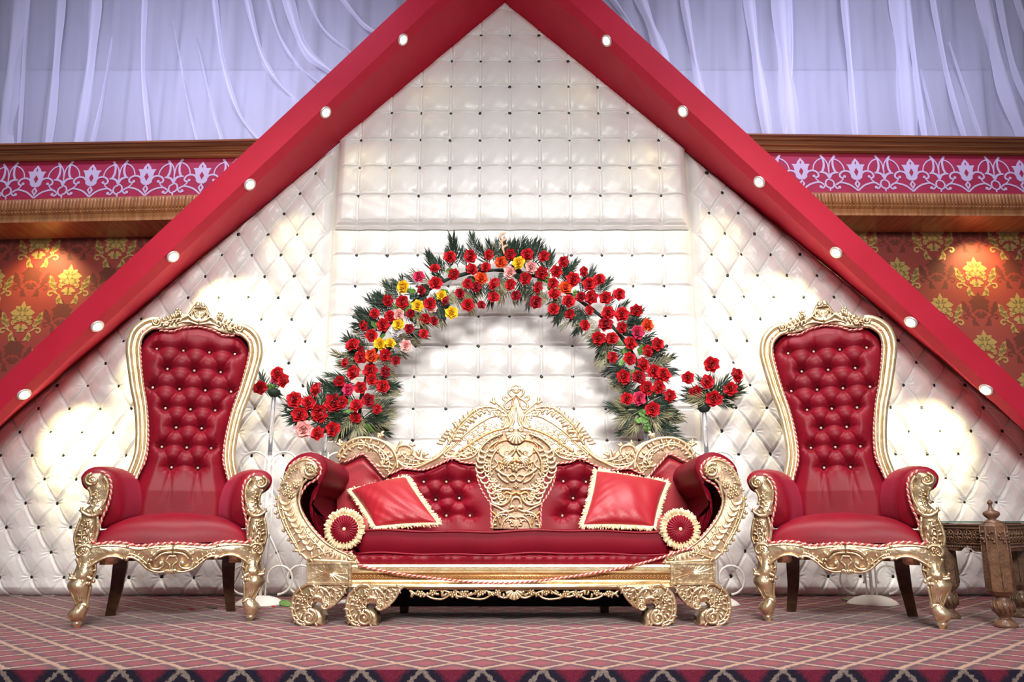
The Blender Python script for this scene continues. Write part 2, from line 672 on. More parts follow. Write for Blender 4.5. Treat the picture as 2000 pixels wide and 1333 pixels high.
def cord(mb, pts, r, pitch=4.0, up=Vector((0, -1, 0)), phase=0.0, step=None):
    """a strand wound round the path (make two with opposite phase)"""
    pts = [Vector(p) for p in pts]
    # resample
    L = [0]
    for i in range(1, len(pts)):
        L.append(L[-1] + (pts[i] - pts[i - 1]).length)
    tot = L[-1]
    step = step or r * 1.3
    m = max(4, int(tot / step))
    out = []
    j = 0
    for i in range(m + 1):
        d = tot * i / m
        while j < len(L) - 2 and L[j + 1] < d:
            j += 1
        t = (d - L[j]) / max(1e-9, L[j + 1] - L[j])
        p = pts[j].lerp(pts[j + 1], t)
        tg = (pts[j + 1] - pts[j]).normalized()
        nn = up - tg * up.dot(tg)
        nn = nn.normalized() if nn.length > 1e-3 else Vector((0, 0, 1))
        b = tg.cross(nn)
        a = d / (r * pitch) * 2 * PI + phase
        out.append(p + b * math.cos(a) * r * 0.55 + nn * math.sin(a) * r * 0.55)
    mb.tube(out, r * 0.62, 5, 1.0, up)


def cord_pair(parent, pts, r, name='twisted_cord', up=Vector((0, -1, 0)), org=None):
    a = MB()
    cord(a, pts, r, phase=0, up=up)
    o = obj(name, a, ROPE, parent, org=org, fix=False)
    b = MB()
    cord(b, pts, r, phase=PI, up=up)
    c = obj('cord_strand', b, ROPER, o, org=org, fix=False)
    return o


def lerp_tab(tab, v):
    """tab: sorted list (key, value...) piecewise linear"""
    if v <= tab[0][0]:
        return tab[0][1:]
    for a, b in zip(tab, tab[1:]):
        if v <= b[0]:
            t = (v - a[0]) / (b[0] - a[0])
            return tuple(x + (y - x) * t for x, y in zip(a[1:], b[1:]))
    return tab[-1][1:]
# ================================================================== SETTING
YW = 5.5          # face of the padded backdrop
YB = 5.62         # bulkhead with the frieze
YP = 5.98         # wallpapered wall
EDGE = 2.87       # front edge of the stage
m_ = MB()
m_.box((-7, EDGE, -0.06), (7, 7.2, 0.0))
struct('floor', m_, CARPET)
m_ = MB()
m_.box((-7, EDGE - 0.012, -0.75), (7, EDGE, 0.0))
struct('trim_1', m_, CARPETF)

GR = 0.8535


def ztop(px_x):
    pass


# gable roofline of the padded wall, in metres on the plane y = YW
APX = W(986, 6, YW)
LE = W(-40, 864, YW)
RE = W(2040, 864, YW)


def roof(x):
    if x < APX.x:
        return APX.z + (x - APX.x) * (APX.z - LE.z) / (APX.x - LE.x)
    return APX.z + (x - APX.x) * (RE.z - APX.z) / (RE.x - APX.x)


SEAML = W(643, 560, YW).x
SEAMR = W(1357, 560, YW).x
ZSEAM = W(1000, 446, YW).z
XL = APX.x - (APX.z) * (APX.x - LE.x) / (APX.z - LE.z) + 0.05
XR = APX.x + (APX.z) * (RE.x - APX.x) / (APX.z - RE.z) - 0.05

# backing board of the gable
m_ = MB()
o_ = [(XL, 0), (XR, 0), (APX.x, APX.z + 0.02)]
m_.add([(x, YW + 0.03, z) for x, z in o_] + [(x, YB - 0.02, z) for x, z in o_],
       [(0, 1, 2), (5, 4, 3), (0, 3, 4, 1), (1, 4, 5, 2), (2, 5, 3, 0)])
struct('wall_back', m_, mat('plain_board', (0.6, 0.56, 0.5), 0.7))

SQ = 0.2262
X0 = W(995.5, 560, YW).x
zr_up = [W(1000, r, YW).z for r in (75.6, 126.4, 175.7, 227, 279.7, 333, 387.6)]
zr_lo = [W(1000, r, YW).z for r in (500, 560, 619, 677, 737, 799, 861)]
while zr_lo[-1] > 0.15:
    zr_lo.append(zr_lo[-1] - 0.2262)
DX, DZ = 0.2185, 0.1632


def wr_hash(ix, iz):
    return np.abs(np.sin(ix * 12.9898 + iz * 78.233) * 43758.5453) % 1.0


def padded(name, x0, x1, zlo, zhi, kind, label, proud=0.0, ax=0.0, az=0.0, rows=None):
    """zlo, zhi: functions of x array. kind 'square' or 'diamond'"""
    st = 0.0075
    nx = int((x1 - x0) / st)
    xs = np.linspace(x0, x1, nx)
    lo = zlo(xs)
    hi = zhi(xs)
    nz = int(max(hi - lo) / st)
    t = np.linspace(0, 1, nz)
    X = np.repeat(xs[:, None], nz, 1)
    Z = lo[:, None] + (hi - lo)[:, None] * t[None, :]
    if kind == 'square':
        a = (X - X0) / SQ
        ra = np.array(sorted(rows))
        # fractional row index
        idx = np.interp(Z, ra, np.arange(len(ra)))
        idx = np.where(Z < ra[0], (Z - ra[0]) / SQ, idx)
        idx = np.where(Z > ra[-1], len(ra) - 1 + (Z - ra[-1]) / SQ, idx)
        b = idx
        na, nb = np.round(a), np.round(b)
        fa, fb = (a - na), (b - nb)
        dxm, dzm = fa * SQ, fb * SQ
        d = np.hypot(dxm, dzm)
        ida, idb = na, nb
        ca, cb = np.abs(fa) * SQ, np.abs(fb) * SQ
        ang = np.arctan2(dzm, dxm)
        pil = (np.clip(1 - (1 - 2 * np.abs(fa)) ** 2.6, 0, 1) * np.clip(1 - (1 - 2 * np.abs(fb)) ** 2.6, 0, 1))
        g1, g2 = 0.0062, 0.0062
    else:
        u = (X - ax) / DX
        v = (Z - az) / (2 * DZ)
        a, b = u + v, u - v
        na, nb = np.round(a), np.round(b)
        fa, fb = a - na, b - nb
        cx = (na + nb) / 2
        cz = (na - nb) / 2
        dxm = (u - cx) * DX
        dzm = (v - cz) * 2 * DZ
        d = np.hypot(dxm, dzm)
        ida, idb = na, nb
        lw = DX * DZ * 2 / math.hypot(DX, 2 * DZ)
        ca, cb = np.abs(fa) * lw, np.abs(fb) * lw
        ang = np.arctan2(dzm, dxm)
        pil = (np.clip(1 - (1 - 2 * np.abs(fa)) ** 2.6, 0, 1) * np.clip(1 - (1 - 2 * np.abs(fb)) ** 2.6, 0, 1))
        g1, g2 = 0.0062, 0.0062
    h = 0.011 * (pil ** 0.7)
    h += 0.036 * (1 - np.exp(-(d / 0.040) ** 1.0))
    # thin stitched pleats along the lattice, swelling a little to one side
    pl = wr_hash(ida, idb)
    for c_, s_ in ((ca, 1), (cb, 2)):
        h -= 0.012 * np.exp(-(c_ / g1) ** 2) * (1 - np.exp(-(d / 0.03) ** 2))
        h += 0.0045 * np.exp(-((c_ - 0.013) / 0.006) ** 2) * (1 - np.exp(-(d / 0.04) ** 2))
    # radiating puckers
    ph = 6.28 * pl
    h += 0.0070 * np.sin(11 * ang + ph) * np.exp(-((d - 0.022) / 0.026) ** 2) * (0.6 + 0.4 * np.sin(3 * ang + ph * 2))
    h += 0.0014 * np.sin(X * 23 + Z * 31 + 4 * np.sin(Z * 9)) + 0.001 * np.sin(X * 57 - Z * 41)
    # edge roll
    e = np.minimum(X - x0, x1 - X)
    sl = math.cos(math.atan(0.85))
    e = np.minimum(e, (Z - lo[:, None]))
    e = np.minimum(e, (hi[:, None] - Z) * (sl if kind == 'diamond' or name == 'u' else 1))
    e = np.clip(e, 0, None)
    roll = 1 - np.exp(-(e / 0.022))
    h = h * (0.35 + 0.65 * np.clip(e / 0.06, 0, 1)) - 0.045 * (1 - roll)
    Y = YW - proud - h
    v = np.stack([X, Y, Z], -1).reshape(-1, 3)
    loc = np.array(((x0 + x1) / 2, YW, float(max(lo.min(), 0))))
    v = v - loc
    i = np.arange(nx - 1)[:, None] * nz + np.arange(nz - 1)[None, :]
    f = np.stack([i, i + nz, i + nz + 1, i + 1], -1).reshape(-1, 4)
    me = bpy.data.meshes.new('padding')
    me.vertices.add(len(v))
    me.vertices.foreach_set('co', v.ravel())
    me.loops.add(f.size)
    me.loops.foreach_set('vertex_index', f.ravel())
    me.polygons.add(len(f))
    me.polygons.foreach_set('loop_start', np.arange(len(f)) * 4)
    me.polygons.foreach_set('use_smooth', np.ones(len(f), bool))
    me.update(calc_edges=True)
    me.materials.append(VINYL)
    root = thing('padded_panel', label, 'wall panel', tuple(loc), 'button tufted wall panels')
    o = bpy.data.objects.new('padding', me)
    C.objects.link(o)
    o.parent = root
    # side returns so the pad has thickness
    m2 = MB()
    pr = []
    zl = lambda x: float(np.interp(x, xs, lo))
    zh = lambda x: float(np.interp(x, xs, hi))
    ks = np.linspace(x0, x1, 24)
    ring = [(x, zl(x)) for x in ks] + [(x, zh(x)) for x in ks[::-1]]
    m2.loft([[Vector((x, YW + 0.03, z)) for x, z in ring], [Vector((x, YW - proud + 0.044, z)) for x, z in ring]], caps=False)
    obj('backing', m2, VINYL, root)
    # buttons
    bm = MB()
    bm.ball((0, 0, 0), 0.0155, 10, (1, 0.45, 1))
    first = None
    pts = []
    if kind == 'square':
        for r in rows:
            for k in range(-30, 31):
                pts.append((X0 + k * SQ, r))
    else:
        for r in range(-40, 60):
            for k in range(-60, 60):
                pts.append((ax + (k + (0.5 if r % 2 else 0)) * DX, az + r * DZ))
    cnt = 0
    for x, z in pts:
        if x < x0 + 0.045 or x > x1 - 0.045 or z < zl(x) + 0.04 or z > zh(x) - 0.05:
            continue
        if abs(x) > 4.2:
            continue
        loc_b = (x + R.uniform(-1, 1) * 0.003 - loc[0], -proud - 0.004, z - loc[2] + R.uniform(-1, 1) * 0.003)
        if first is None:
            me_b = bpy.data.meshes.new('button')
            me_b.from_pydata(bm.v, [], bm.f)
            me_b.polygons.foreach_set('use_smooth', [True] * len(me_b.polygons))
            me_b.materials.append(BLK)
            first = me_b
        ob = bpy.data.objects.new('button', first)
        C.objects.link(ob)
        ob.parent = root
        ob.location = loc_b
        cnt += 1
    return root, cnt


fl = lambda z: (lambda xs: np.full_like(xs, z))
rf = lambda d: (lambda xs: np.array([max(0.02, roof(x) - d) for x in xs]))
al = W(485.7, 582.5, YW)
ar = W(1569, 581, YW)
padded('l', XL, SEAML - 0.004, fl(0.0), rf(0.0), 'diamond',
       'diamond tufted pearl white wall panel behind the left throne chair', 0, al.x, al.z)
padded('r', SEAMR + 0.004, XR, fl(0.0), rf(0.0), 'diamond',
       'diamond tufted pearl white wall panel behind the right throne chair', 0, ar.x, ar.z)
padded('c', SEAML, SEAMR, fl(0.0), fl(ZSEAM), 'square',
       'square tufted white wall panel behind the flower arch and sofa', 0, rows=zr_lo)
padded('u', SEAML + 0.02, SEAMR - 0.02, fl(ZSEAM - 0.012), rf(0.0), 'square',
       'square tufted white gable panel at the top under the red beams', 0.035, rows=zr_up)

# ------------------------------------------------------------------ red beams
YF = 5.02


def beam(side):
    # line of the lamps in measured px
    if side < 0:
        L = lambda x: 77 + (787 - x) * 0.9365
        xa, xb = 986, -420
        inn = lambda x: 6 + (986 - x) * 0.8363
    else:
        L = lambda x: 79 + (x - 1185) * 0.9204
        xa, xb = 986, 2420
        inn = lambda x: 6 + (x - 986) * 0.8140
    n = 12
    m = MB()
    rings = []
    for i in range(n + 1):
        x = xa + (xb - xa) * i / n
        o1 = W(x, L(x) - 70, YF)
        f1 = W(x, L(x) - 12, YF)
        f2 = W(x, L(x) + 13, YF + 0.075)
        k = W(x, inn(x), YW)
        # soffit back edge on the wall plane at the same x as the chamfer
        kz = APX.z - abs(f2.x - APX.x) * ((APX.z - LE.z) / (APX.x - LE.x) if side < 0 else (APX.z - RE.z) / (RE.x - APX.x))
        b2 = Vector((f2.x, YW + 0.02, kz))
        o2 = Vector((o1.x, YW + 0.10, max(o1.z, kz + 0.05)))
        if i == 0:
            for p in (o1, f1, f2, b2, o2):
                p.x = APX.x
        rings.append([o1, f1, f2, b2, o2])
    m.loft(rings, caps=True)
    o = obj('gable_beam', m, BEAM, None, smooth=False, org=(rings[6][0].x, YF, rings[6][0].z))
    tag(o, 'crimson painted gable beam sloping down to the %s edge' % ('left' if side < 0 else 'right'), 'beam', 'red gable beams')
    return L


Ll = beam(-1)
Lr = beam(1)
ring_mb = MB()
ring_mb.lathe([(0.026, 0.004), (0.030, -0.004), (0.040, -0.006), (0.044, 0.0), (0.044, 0.006)], (0, 0, 0), 20)
lens_mb = MB()
lens_mb.lathe([(0.0, -0.001), (0.020, -0.002), (0.029, 0.001), (0.029, 0.004)], (0, 0, 0), 20)
POS = ['topmost', 'second from the top', 'third from the top', 'fourth from the top', 'fifth from the top', 'lowest']
lx = [[(787, 77), (636, 219), (488, 360), (338, 501), (190, 637), (47, 770)],
      [(1185, 79), (1334, 217), (1483, 355), (1633, 493), (1779, 629), (1926, 761)]]
me_r = me_l = None
for s, lst in zip((-1, 1), lx):
    for i, (x, y) in enumerate(lst):
        sl = 0.9365 if s < 0 else 0.9204
        a1 = W(x, y - 12, YF)
        a2 = W(x, y + 13, YF + 0.075)
        p = (a1 + a2) / 2
        e1 = (a2 - a1).normalized()
        q = W(x + 50, y - 50 * sl * (1 if s < 0 else -1), YF) - W(x, y, YF)
        nrm = q.cross(e1).normalized()
        if nrm.z > 0:
            nrm = -nrm
        root = thing('downlight', 'lit round downlight, %s on the %s red beam' % (POS[i], 'left' if s < 0 else 'right'),
                     'light', tuple(p + nrm * 0.003), 'downlights in the gable beams')
        root.rotation_euler = nrm.to_track_quat('-Z', 'Y').to_euler()
        for nm, mb_, mt_ in (('trim_ring', ring_mb, RING), ('lens', lens_mb, BULB)):
            me = bpy.data.meshes.get(nm)
            if me is None:
                me = bpy.data.meshes.new(nm)
                me.from_pydata([tuple(v) for v in mb_.v], [], mb_.f)
                fix_normals(me)
                me.polygons.foreach_set('use_smooth', [True] * len(me.polygons))
                me.materials.append(mt_)
            o = bpy.data.objects.new(nm, me)
            C.objects.link(o)
            o.parent = root
        pw = [1.5, 3, 8, 58, 40, 60][i]
        tx, tz = -s * [0.34, 0.34, 0.34, 0.34, 0.30, 0.20][i], [-0.42, -0.42, -0.42, -0.42, -0.40, -0.34][i]
        spot('downlight_beam', p + nrm * 0.02, p + Vector((tx, 0.44, tz)), pw, (1.0, 0.87, 0.42), 80, 1.0, 0.03)

# ------------------------------------------------------------------ side bulkheads: cornice, frieze, fluted band, board, wallpaper
def side_wall(s):
    if s < 0:
        pa, pb = (-640, 0), (620, 0)
        rows = {'top': (291, -0.0185), 'cb': (318, -0.0185), 'fb': (394.5, -0.028), 'tb': (423, -0.022), 'sb': (437, -0.02)}
        rr = lambda k, x: rows[k][0] + rows[k][1] * x
    else:
        pa, pb = (1340, 0), (2640, 0)
        rows = {'top': (278, 0.012), 'cb': (305, 0.012), 'fb': (382, 0.006), 'tb': (411, 0.007), 'sb': (423, 0.003)}
        rr = lambda k, x: rows[k][0] + rows[k][1] * (x - 2000)
    n = 10

    def strip(prof):
        """prof: (row key a, row key b, t, y) points of the section"""
        m = MB()
        rings = []
        for i in range(n + 1):
            x = pa[0] + (pb[0] - pa[0]) * i / n
            ring = []
            for ka, kb, t, y in prof:
                z = W(x, rr(ka, x) * (1 - t) + rr(kb, x) * t, YB).z
                ring.append(Vector((W(x, 350, YB).x, y, z)))
            rings.append(ring)
        m.loft(rings)
        return m
    nm = 1 if s < 0 else 2
    struct('trim_%d' % (nm + 1), strip([('top', 'cb', 0, YB + 0.5), ('top', 'cb', 0, YB - 0.09), ('top', 'cb', 0.12, YB - 0.09), ('top', 'cb', 0.16, YB - 0.075),
                                       ('top', 'cb', 0.32, YB - 0.07), ('top', 'cb', 0.36, YB - 0.055), ('top', 'cb', 0.6, YB - 0.05),
                                       ('top', 'cb', 0.68, YB - 0.035), ('top', 'cb', 0.9, YB - 0.03), ('top', 'cb', 1, YB - 0.02), ('top', 'cb', 1, YB + 0.5)]), TRIM)
    struct('wall_%s' % ('left' if s < 0 else 'right'), strip([('cb', 'fb', -0.02, YB), ('cb', 'fb', 1.02, YB), ('cb', 'fb', 1.02, YB + 0.34), ('cb', 'fb', -0.02, YB + 0.34)]), FRZ)
    # fluted band with real reeds
    m = strip([('fb', 'tb', 0, YB - 0.03), ('fb', 'tb', 1, YB - 0.03), ('fb', 'tb', 1, YB + 0.34), ('fb', 'tb', 0, YB + 0.34)])
    xw0, xw1 = W(pa[0], 350, YB).x, W(pb[0], 350, YB).x
    k = int((xw1 - xw0) / 0.026)
    for i in range(k):
        x = xw0 + (xw1 - xw0) * (i + 0.5) / k
        pxx = pa[0] + (pb[0] - pa[0]) * (i + 0.5) / k
        z0 = W(pxx, rr('tb', pxx), YB).z
        z1 = W(pxx, rr('fb', pxx), YB).z
        hh = z1 - z0
        m.tube([(x, YB - 0.03, z0 + hh * 0.22), (x, YB - 0.034, z0 + hh * 0.3), (x, YB - 0.034, z1 - hh * 0.12), (x, YB - 0.03, z1 - hh * 0.06)], [0.004, 0.010, 0.010, 0.004], 6)
        m.ball((x, YB - 0.031, z0 + hh * 0.10), 0.008, 6)
    struct('trim_%d' % (nm + 3), m, FLUTE, smooth=True)
    struct('trim_%d' % (nm + 5), strip([('tb', 'sb', 0, YB - 0.01), ('tb', 'sb', 1, YB - 0.01), ('tb', 'sb', 1, YB + 0.34), ('tb', 'sb', 0, YB + 0.34)]), FLUTE)
    m = MB()
    m.box((xw0, YP, 0), (xw1, YP + 0.05, W(1000, 380, YB).z))
    wp = struct('wall_%s_lower' % ('left' if s < 0 else 'right'), m, WPR)
    return xw0, xw1, rr, wp


# arabesque motif, half of it, in crop units measured from the tulip centre
def ribbon(m, pts, w, y, T, k=5, closed=False):
    P = cr(pts, k, closed)
    n = len(P)
    L, Rr = [], []
    for i, p in enumerate(P):
        a = P[(i - 1) % n] if closed else P[max(i - 1, 0)]
        b = P[(i + 1) % n] if closed else P[min(i + 1, n - 1)]
        dx, dy = b[0] - a[0], b[1] - a[1]
        l = math.hypot(dx, dy) or 1
        ww = w if not hasattr(w, '__len__') else w[0] + (w[1] - w[0]) * i / (n - 1)
        L.append(T(p[0] - dy / l * ww, p[1] + dx / l * ww, y))
        Rr.append(T(p[0] + dy / l * ww, p[1] - dx / l * ww, y))
    vs = [q for pr in zip(L, Rr) for q in pr]
    fs = [(2 * i, 2 * i + 1, 2 * i + 3, 2 * i + 2) for i in range(n - 1)]
    if closed:
        fs.append((2 * n - 2, 2 * n - 1, 1, 0))
    m.add(vs, fs)


def flatpoly(m, pts, y, T):
    from mathutils.geometry import tessellate_polygon
    tri = tessellate_polygon([[Vector((p[0], p[1], 0)) for p in pts]])
    m.add([T(p[0], p[1], y) for p in pts], [tuple(t) for t in tri])


def disc(m, c, r, y, T, n=12, rx=None):
    flatpoly(m, [(c[0] + (rx or r) * math.cos(2 * PI * i / n), c[1] + r * math.sin(2 * PI * i / n)) for i in range(n)], y, T)


def frieze(s, xw0, xw1, rr, wall):
    per = 0.4265
    k = per / 900.0
    # tulip positions
    if s < 0:
        x0 = W(71, 350, YB).x
    else:
        x0 = W(1566, 350, YB).x
    lil = MB()
    red = MB()
    yy = [0.0]
    i0 = int((xw0 - x0) / per) - 1
    i1 = int((xw1 - x0) / per) + 1
    for i in range(i0, i1 + 1):
        cxw = x0 + i * per
        pxx = 1000 + cxw / SC(350, YB)
        zc = (W(pxx, (rr('cb', pxx) * 0.575 + rr('fb', pxx) * 0.425), YB)).z
        for sg in (1, -1):
            def T(u, v, y, sg=sg, cxw=cxw, zc=zc):
                zz = zc - (v - 600) * k
                return Vector((min(max(cxw + sg * u * k, xw0), xw1), YB - y, min(max(zz, zb), zt)))
            zt = W(pxx, rr('cb', pxx), YB).z - 0.004
            zb = W(pxx, rr('fb', pxx), YB).z + 0.004
            Y1 = 0.0015
            
            def rib(p, w_):
                yy[0] = (yy[0] + 0.00013) % 0.0021
                ribbon(lil, [(min(450, (x - 590) * 450 / 410.0), y) for x, y in p], w_, Y1 + yy[0] + (0.00006 if sg > 0 else 0), T)
            flatpoly(lil, [(0, 370), (55, 440), (68, 480), (150, 480), (125, 520), (112, 560), (100, 640), (88, 715), (45, 752), (0, 755)], Y1, T)
            flatpoly(lil, [(0, 745), (50, 825), (0, 915)], Y1, T)
            flatpoly(red, [(0, 545), (36, 612), (0, 682)], 0.0042, T)
            flatpoly(red, [(0, 425), (14, 450), (0, 482)], 0.0042, T)
            flatpoly(red, [(0, 790), (16, 825), (0, 858)], 0.0042, T)
            rib([(670, 650), (700, 612), (760, 598), (815, 622), (842, 665), (835, 705), (800, 722)], 15)
            disc(lil, (200, 697), 24, 0.0041, T)
            rib([(765, 595), (785, 500), (840, 420), (915, 380)], 10)
            rib([(892, 640), (928, 540), (930, 420), (890, 322)], (20, 14))
            rib([(998, 745), (1000, 640), (985, 470), (930, 370), (900, 322)], (10, 10))
            rib([(1000, 720), (965, 655), (900, 625), (860, 632)], (22, 12))
            rib([(590, 945), (690, 850), (800, 806), (862, 806), (915, 845)], (14, 14))
            rib([(862, 806), (812, 760), (788, 712)], 10)
            rib([(938, 828), (922, 872), (890, 905), (862, 890)], 13)
            disc(lil, (298, 885), 26, 0.0040, T)
            rib([(1000, 745), (955, 770), (936, 825), (955, 880), (1000, 905)], 13)
            rib([(1000, 905), (1000, 945)], 12)
    a = obj('arabesque_print', lil, LILAC, wall, smooth=False, fix=False, org=(0, 0, 0))
    b = obj('print_ground_spots', red, FRZ, wall, smooth=False, fix=False, org=(0, 0, 0))
    return a


def damask_mesh(m):
    """one medallion, unit half height 1; returns mesh"""
    mb = MB()
    T = lambda u, v, y: Vector((u, -y, v))

    def leafp(x0, y0, x1, y1, w, c=0.0, y=0.0):
        dx, dy = x1 - x0, y1 - y0
        l = math.hypot(dx, dy)
        nx, ny = -dy / l, dx / l
        up, dn = [], []
        for i in range(9):
            t = i / 8
            ww = 1.3 * w * math.sin(PI * t) ** 0.75 * (1 + 0.18 * math.cos(6 * PI * t))
            b = c * l * math.sin(PI * t)
            X, Y = x0 + dx * t + nx * b, y0 + dy * t + ny * b
            up.append((X + nx * ww, Y + ny * ww))
            dn.append((X - nx * ww, Y - ny * ww))
        flatpoly(mb, up + dn[::-1][1:-1], y, T)
    leafp(0, 0.12, 0, 1.05, 0.11)
    for s in (1, -1):
        def lf(x0, y0, x1, y1, w, c=0.0):
            leafp(s * x0, y0, s * x1, y1, w, c * s)
        lf(0.02, 0.5, 0.36, 0.78, 0.09)
        lf(0.05, 0.3, 0.60, 0.45, 0.13, 0.16)
        lf(0.20, 0.30, 0.52, 0.22, 0.08, -0.2)
        lf(0.0, 0.1, 0.34, 0.22, 0.08, 0.3)
        lf(0.0, 0.05, 0.42, -0.10, 0.09, 0.3)
        lf(0.05, -0.1, 0.36, -0.32, 0.09, -0.2)
        lf(0.0, -0.2, 0.22, -0.48, 0.07, -0.3)
        lf(0.60, -0.10, 0.88, 0.42, 0.12, -0.18)
        lf(0.74, 0.1, 0.98, 0.50, 0.07)
        lf(0.60, -0.12, 0.98, 0.14, 0.08, -0.1)
        lf(0.55, 0.22, 0.30, -0.55, 0.045, 0.35)
        lf(0.40, -0.42, 0.16, -0.95, 0.09, 0.25)
        lf(0.34, -0.62, 0.46, -0.98, 0.06, 0.1)
        ribbon(mb, [(s * a, b) for a, b in [(0.55, -0.15), (0.72, -0.30), (0.90, -0.32), (0.96, -0.45), (0.84, -0.54), (0.76, -0.46)]], 0.04, 0, T)
        ribbon(mb, [(s * a, b) for a, b in [(0.10, 0.02), (0.30, 0.10), (0.46, 0.02), (0.44, -0.12), (0.32, -0.12)]], 0.03, 0, T)
    me = bpy.data.meshes.new('damask_motif')
    me.from_pydata([tuple(v) for v in mb.v], [], mb.f)
    me.materials.append(m)
    return me


dm_g, dm_b = damask_mesh(DAM), damask_mesh(DAMB)
for s in (-1, 1):
    xw0, xw1, rr, wp = side_wall(s)
    frieze(s, xw0, xw1, rr, bpy.data.objects['wall_%s' % ('left' if s < 0 else 'right')])
    if s < 0:
        c0 = W(77, 487, YP)
    else:
        c0 = W(1822, 472, YP)
    sp = SC(500, YP)
    dxm = 149 * sp
    dzm = (W(0, 487, YP).z - W(0, 552, YP).z) * 1.08
    hs = 40 * sp
    for r in range(-2, 9):
        for k in range(-7, 8):
            x = c0.x + (k + (0.5 if r % 2 else 0) * (-1 if s > 0 else 1)) * dxm - s * 0.0
            x += -0.03 * r if s < 0 else 0.03 * r * 0
            z = c0.z - r * dzm
            if x < xw0 + 0.2 or x > xw1 - 0.2 or z > W(0, 405, YP).z or z < 0.4:
                continue
            if abs(x) < 2.2:
                continue
            zclear = roof(x) - 0.3
            if z < zclear:
                continue
            o = bpy.data.objects.new('damask_motif', dm_g)
            C.objects.link(o)
            o.parent = wp
            o.location = (x, YP - 0.002, z)
            o.scale = (hs, hs, hs)
            o = bpy.data.objects.new('damask_motif', dm_b)
            C.objects.link(o)
            o.parent = wp
            o.location = (x + dxm * 0.5, YP - 0.001, z + dzm * 0.12)
            o.scale = (hs * 0.85, hs * 0.85, hs * 0.85)
for sx_, px_ in ((-1, 100), (1, 1905)):
    zl_ = W(px_, 437 if sx_ < 0 else 423, YB).z - 0.03
    xl_ = W(px_, 480, YP).x
    spot('niche_lamp', (xl_, YP - 0.26, zl_), (xl_, YP - 0.02, zl_ - 0.42), 26, (1.0, 0.70, 0.30), 110, 1.0, 0.02)

# ------------------------------------------------------------------ back hall wall and hung voile
YD = 6.55
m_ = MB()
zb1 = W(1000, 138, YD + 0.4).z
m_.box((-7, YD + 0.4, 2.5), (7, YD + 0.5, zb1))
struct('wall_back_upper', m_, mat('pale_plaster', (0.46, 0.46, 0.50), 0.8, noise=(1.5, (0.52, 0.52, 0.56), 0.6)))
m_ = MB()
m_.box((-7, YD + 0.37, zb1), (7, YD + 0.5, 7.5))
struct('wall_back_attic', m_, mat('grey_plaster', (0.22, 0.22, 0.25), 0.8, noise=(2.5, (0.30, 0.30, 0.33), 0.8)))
s5 = 1 / 2.857
FL = [([(110, -60), (60, 400), (22, 700), (8, 880)], 34), ([(335, -60), (300, 400), (250, 880)], 17), ([(530, -60), (490, 400), (410, 880)], 22),
      ([(620, 200), (560, 560), (480, 880)], 8), ([(800, -60), (790, 400), (835, 880)], 11), ([(1185, -60), (1240, 350), (1340, 650), (1520, 860)], 11),
      ([(1090, 200), (1180, 600), (1260, 880)], 9), ([(1365, -60), (1450, 280), (1570, 480), (1780, 660)], 12), ([(1480, -60), (1560, 200), (1700, 400), (1900, 520)], 8),
      ([(1590, -60), (1690, 250), (1850, 400), (2000, 460)], 22), ([(1700, -60), (1800, 150), (1960, 290)], 8), ([(1880, -60), (2010, 110), (2100, 180)], 14),
      ([(150, -60), (120, 400), (90, 880)], 8), ([(960, 100), (1050, 600), (1120, 880)], 7)]
s7 = 1 / 2.5
FR = [([(-40, -60), (100, 150), (230, 420)], 10), ([(110, -60), (190, 140), (260, 330)], 20), ([(335, -60), (395, 300), (450, 560)], 13), ([(655, -60), (700, 300), (765, 740)], 18),
      ([(810, -60), (840, 350), (880, 740)], 28), ([(860, -60), (870, 300), (830, 740)], 8), ([(1125, -60), (1160, 350), (1195, 740)], 12),
      ([(1390, -60), (1420, 300), (1455, 740)], 30), ([(1430, -60), (1480, 350), (1535, 740)], 12), ([(1555, -60), (1630, 350), (1740, 740)], 10),
      ([(1500, 330), (1600, 740)], 7), ([(1640, 200), (1820, 740)], 7), ([(1800, -60), (1880, 300), (1990, 640), (2060, 760)], 26),
      ([(1880, -60), (1950, 300), (2060, 560)], 12), ([(1960, -60), (2040, 200)], 12)]


def voile(side, folds, s, ox, x0, x1, label):
    root = thing('voile_drape', label, 'curtain', (W((x0 + x1) / 2, 280, YD).x, YD, W(0, 300, YD).z), 'hung voile drapes')
    m = MB()
    nx, nz = 150, 40
    za, zb = W(0, 300, YD).z, W(0, -150, YD).z
    xa, xb = W(x0, 150, YD).x, W(x1, 150, YD).x

    def P(i, j):
        x = xa + (xb - xa) * i / nx
        z = za + (zb - za) * j / nz
        t = j / nz
        y = YD + 0.035 * math.sin(x * 17 + 1.3 * math.sin(z * 2)) + 0.018 * math.sin(x * 41 + z) + 0.02 * math.sin(x * 7 - z * 1.5) - 0.25 * t * t
        return Vector((x, y, z))
    m.grid(P, nx, nz)
    obj('sheer_cloth', m, VOILE, root, fix=False)
    for pts, wd in folds:
        P2 = cr([(ox + a * s, b * s) for a, b in pts], 8)
        mm = MB()
        w_ = wd * s * 1.15 * SC(150, YD)
        rows = []
        w0_ = w_
        for k, (px, py) in enumerate(P2):
            w_ = w0_ * (1.0 if pts[0][1] < 0 else 0.05 + 0.95 * min(1.0, k / (0.6 * len(P2))))
            t = (W(0, py, YD).z - za) / (zb - za)
            yy = YD - 0.05 - 0.25 * max(0, t) ** 2
            c = W(px, py, yy)
            row = []
            for q in range(9):
                a = -1 + 2 * q / 8
                row.append(Vector((c.x + a * w_ * (1.2 + 0.25 * math.sin(k * 0.7)), yy - (0.02 + 0.7 * w_) * math.cos(a * PI / 2) ** 1.5 + 0.03, c.z)))
            rows.append(row)
        mm.loft(rows, caps=False, closed=False)
        obj('pleat', mm, VOILEP, root, fix=False)
    return root


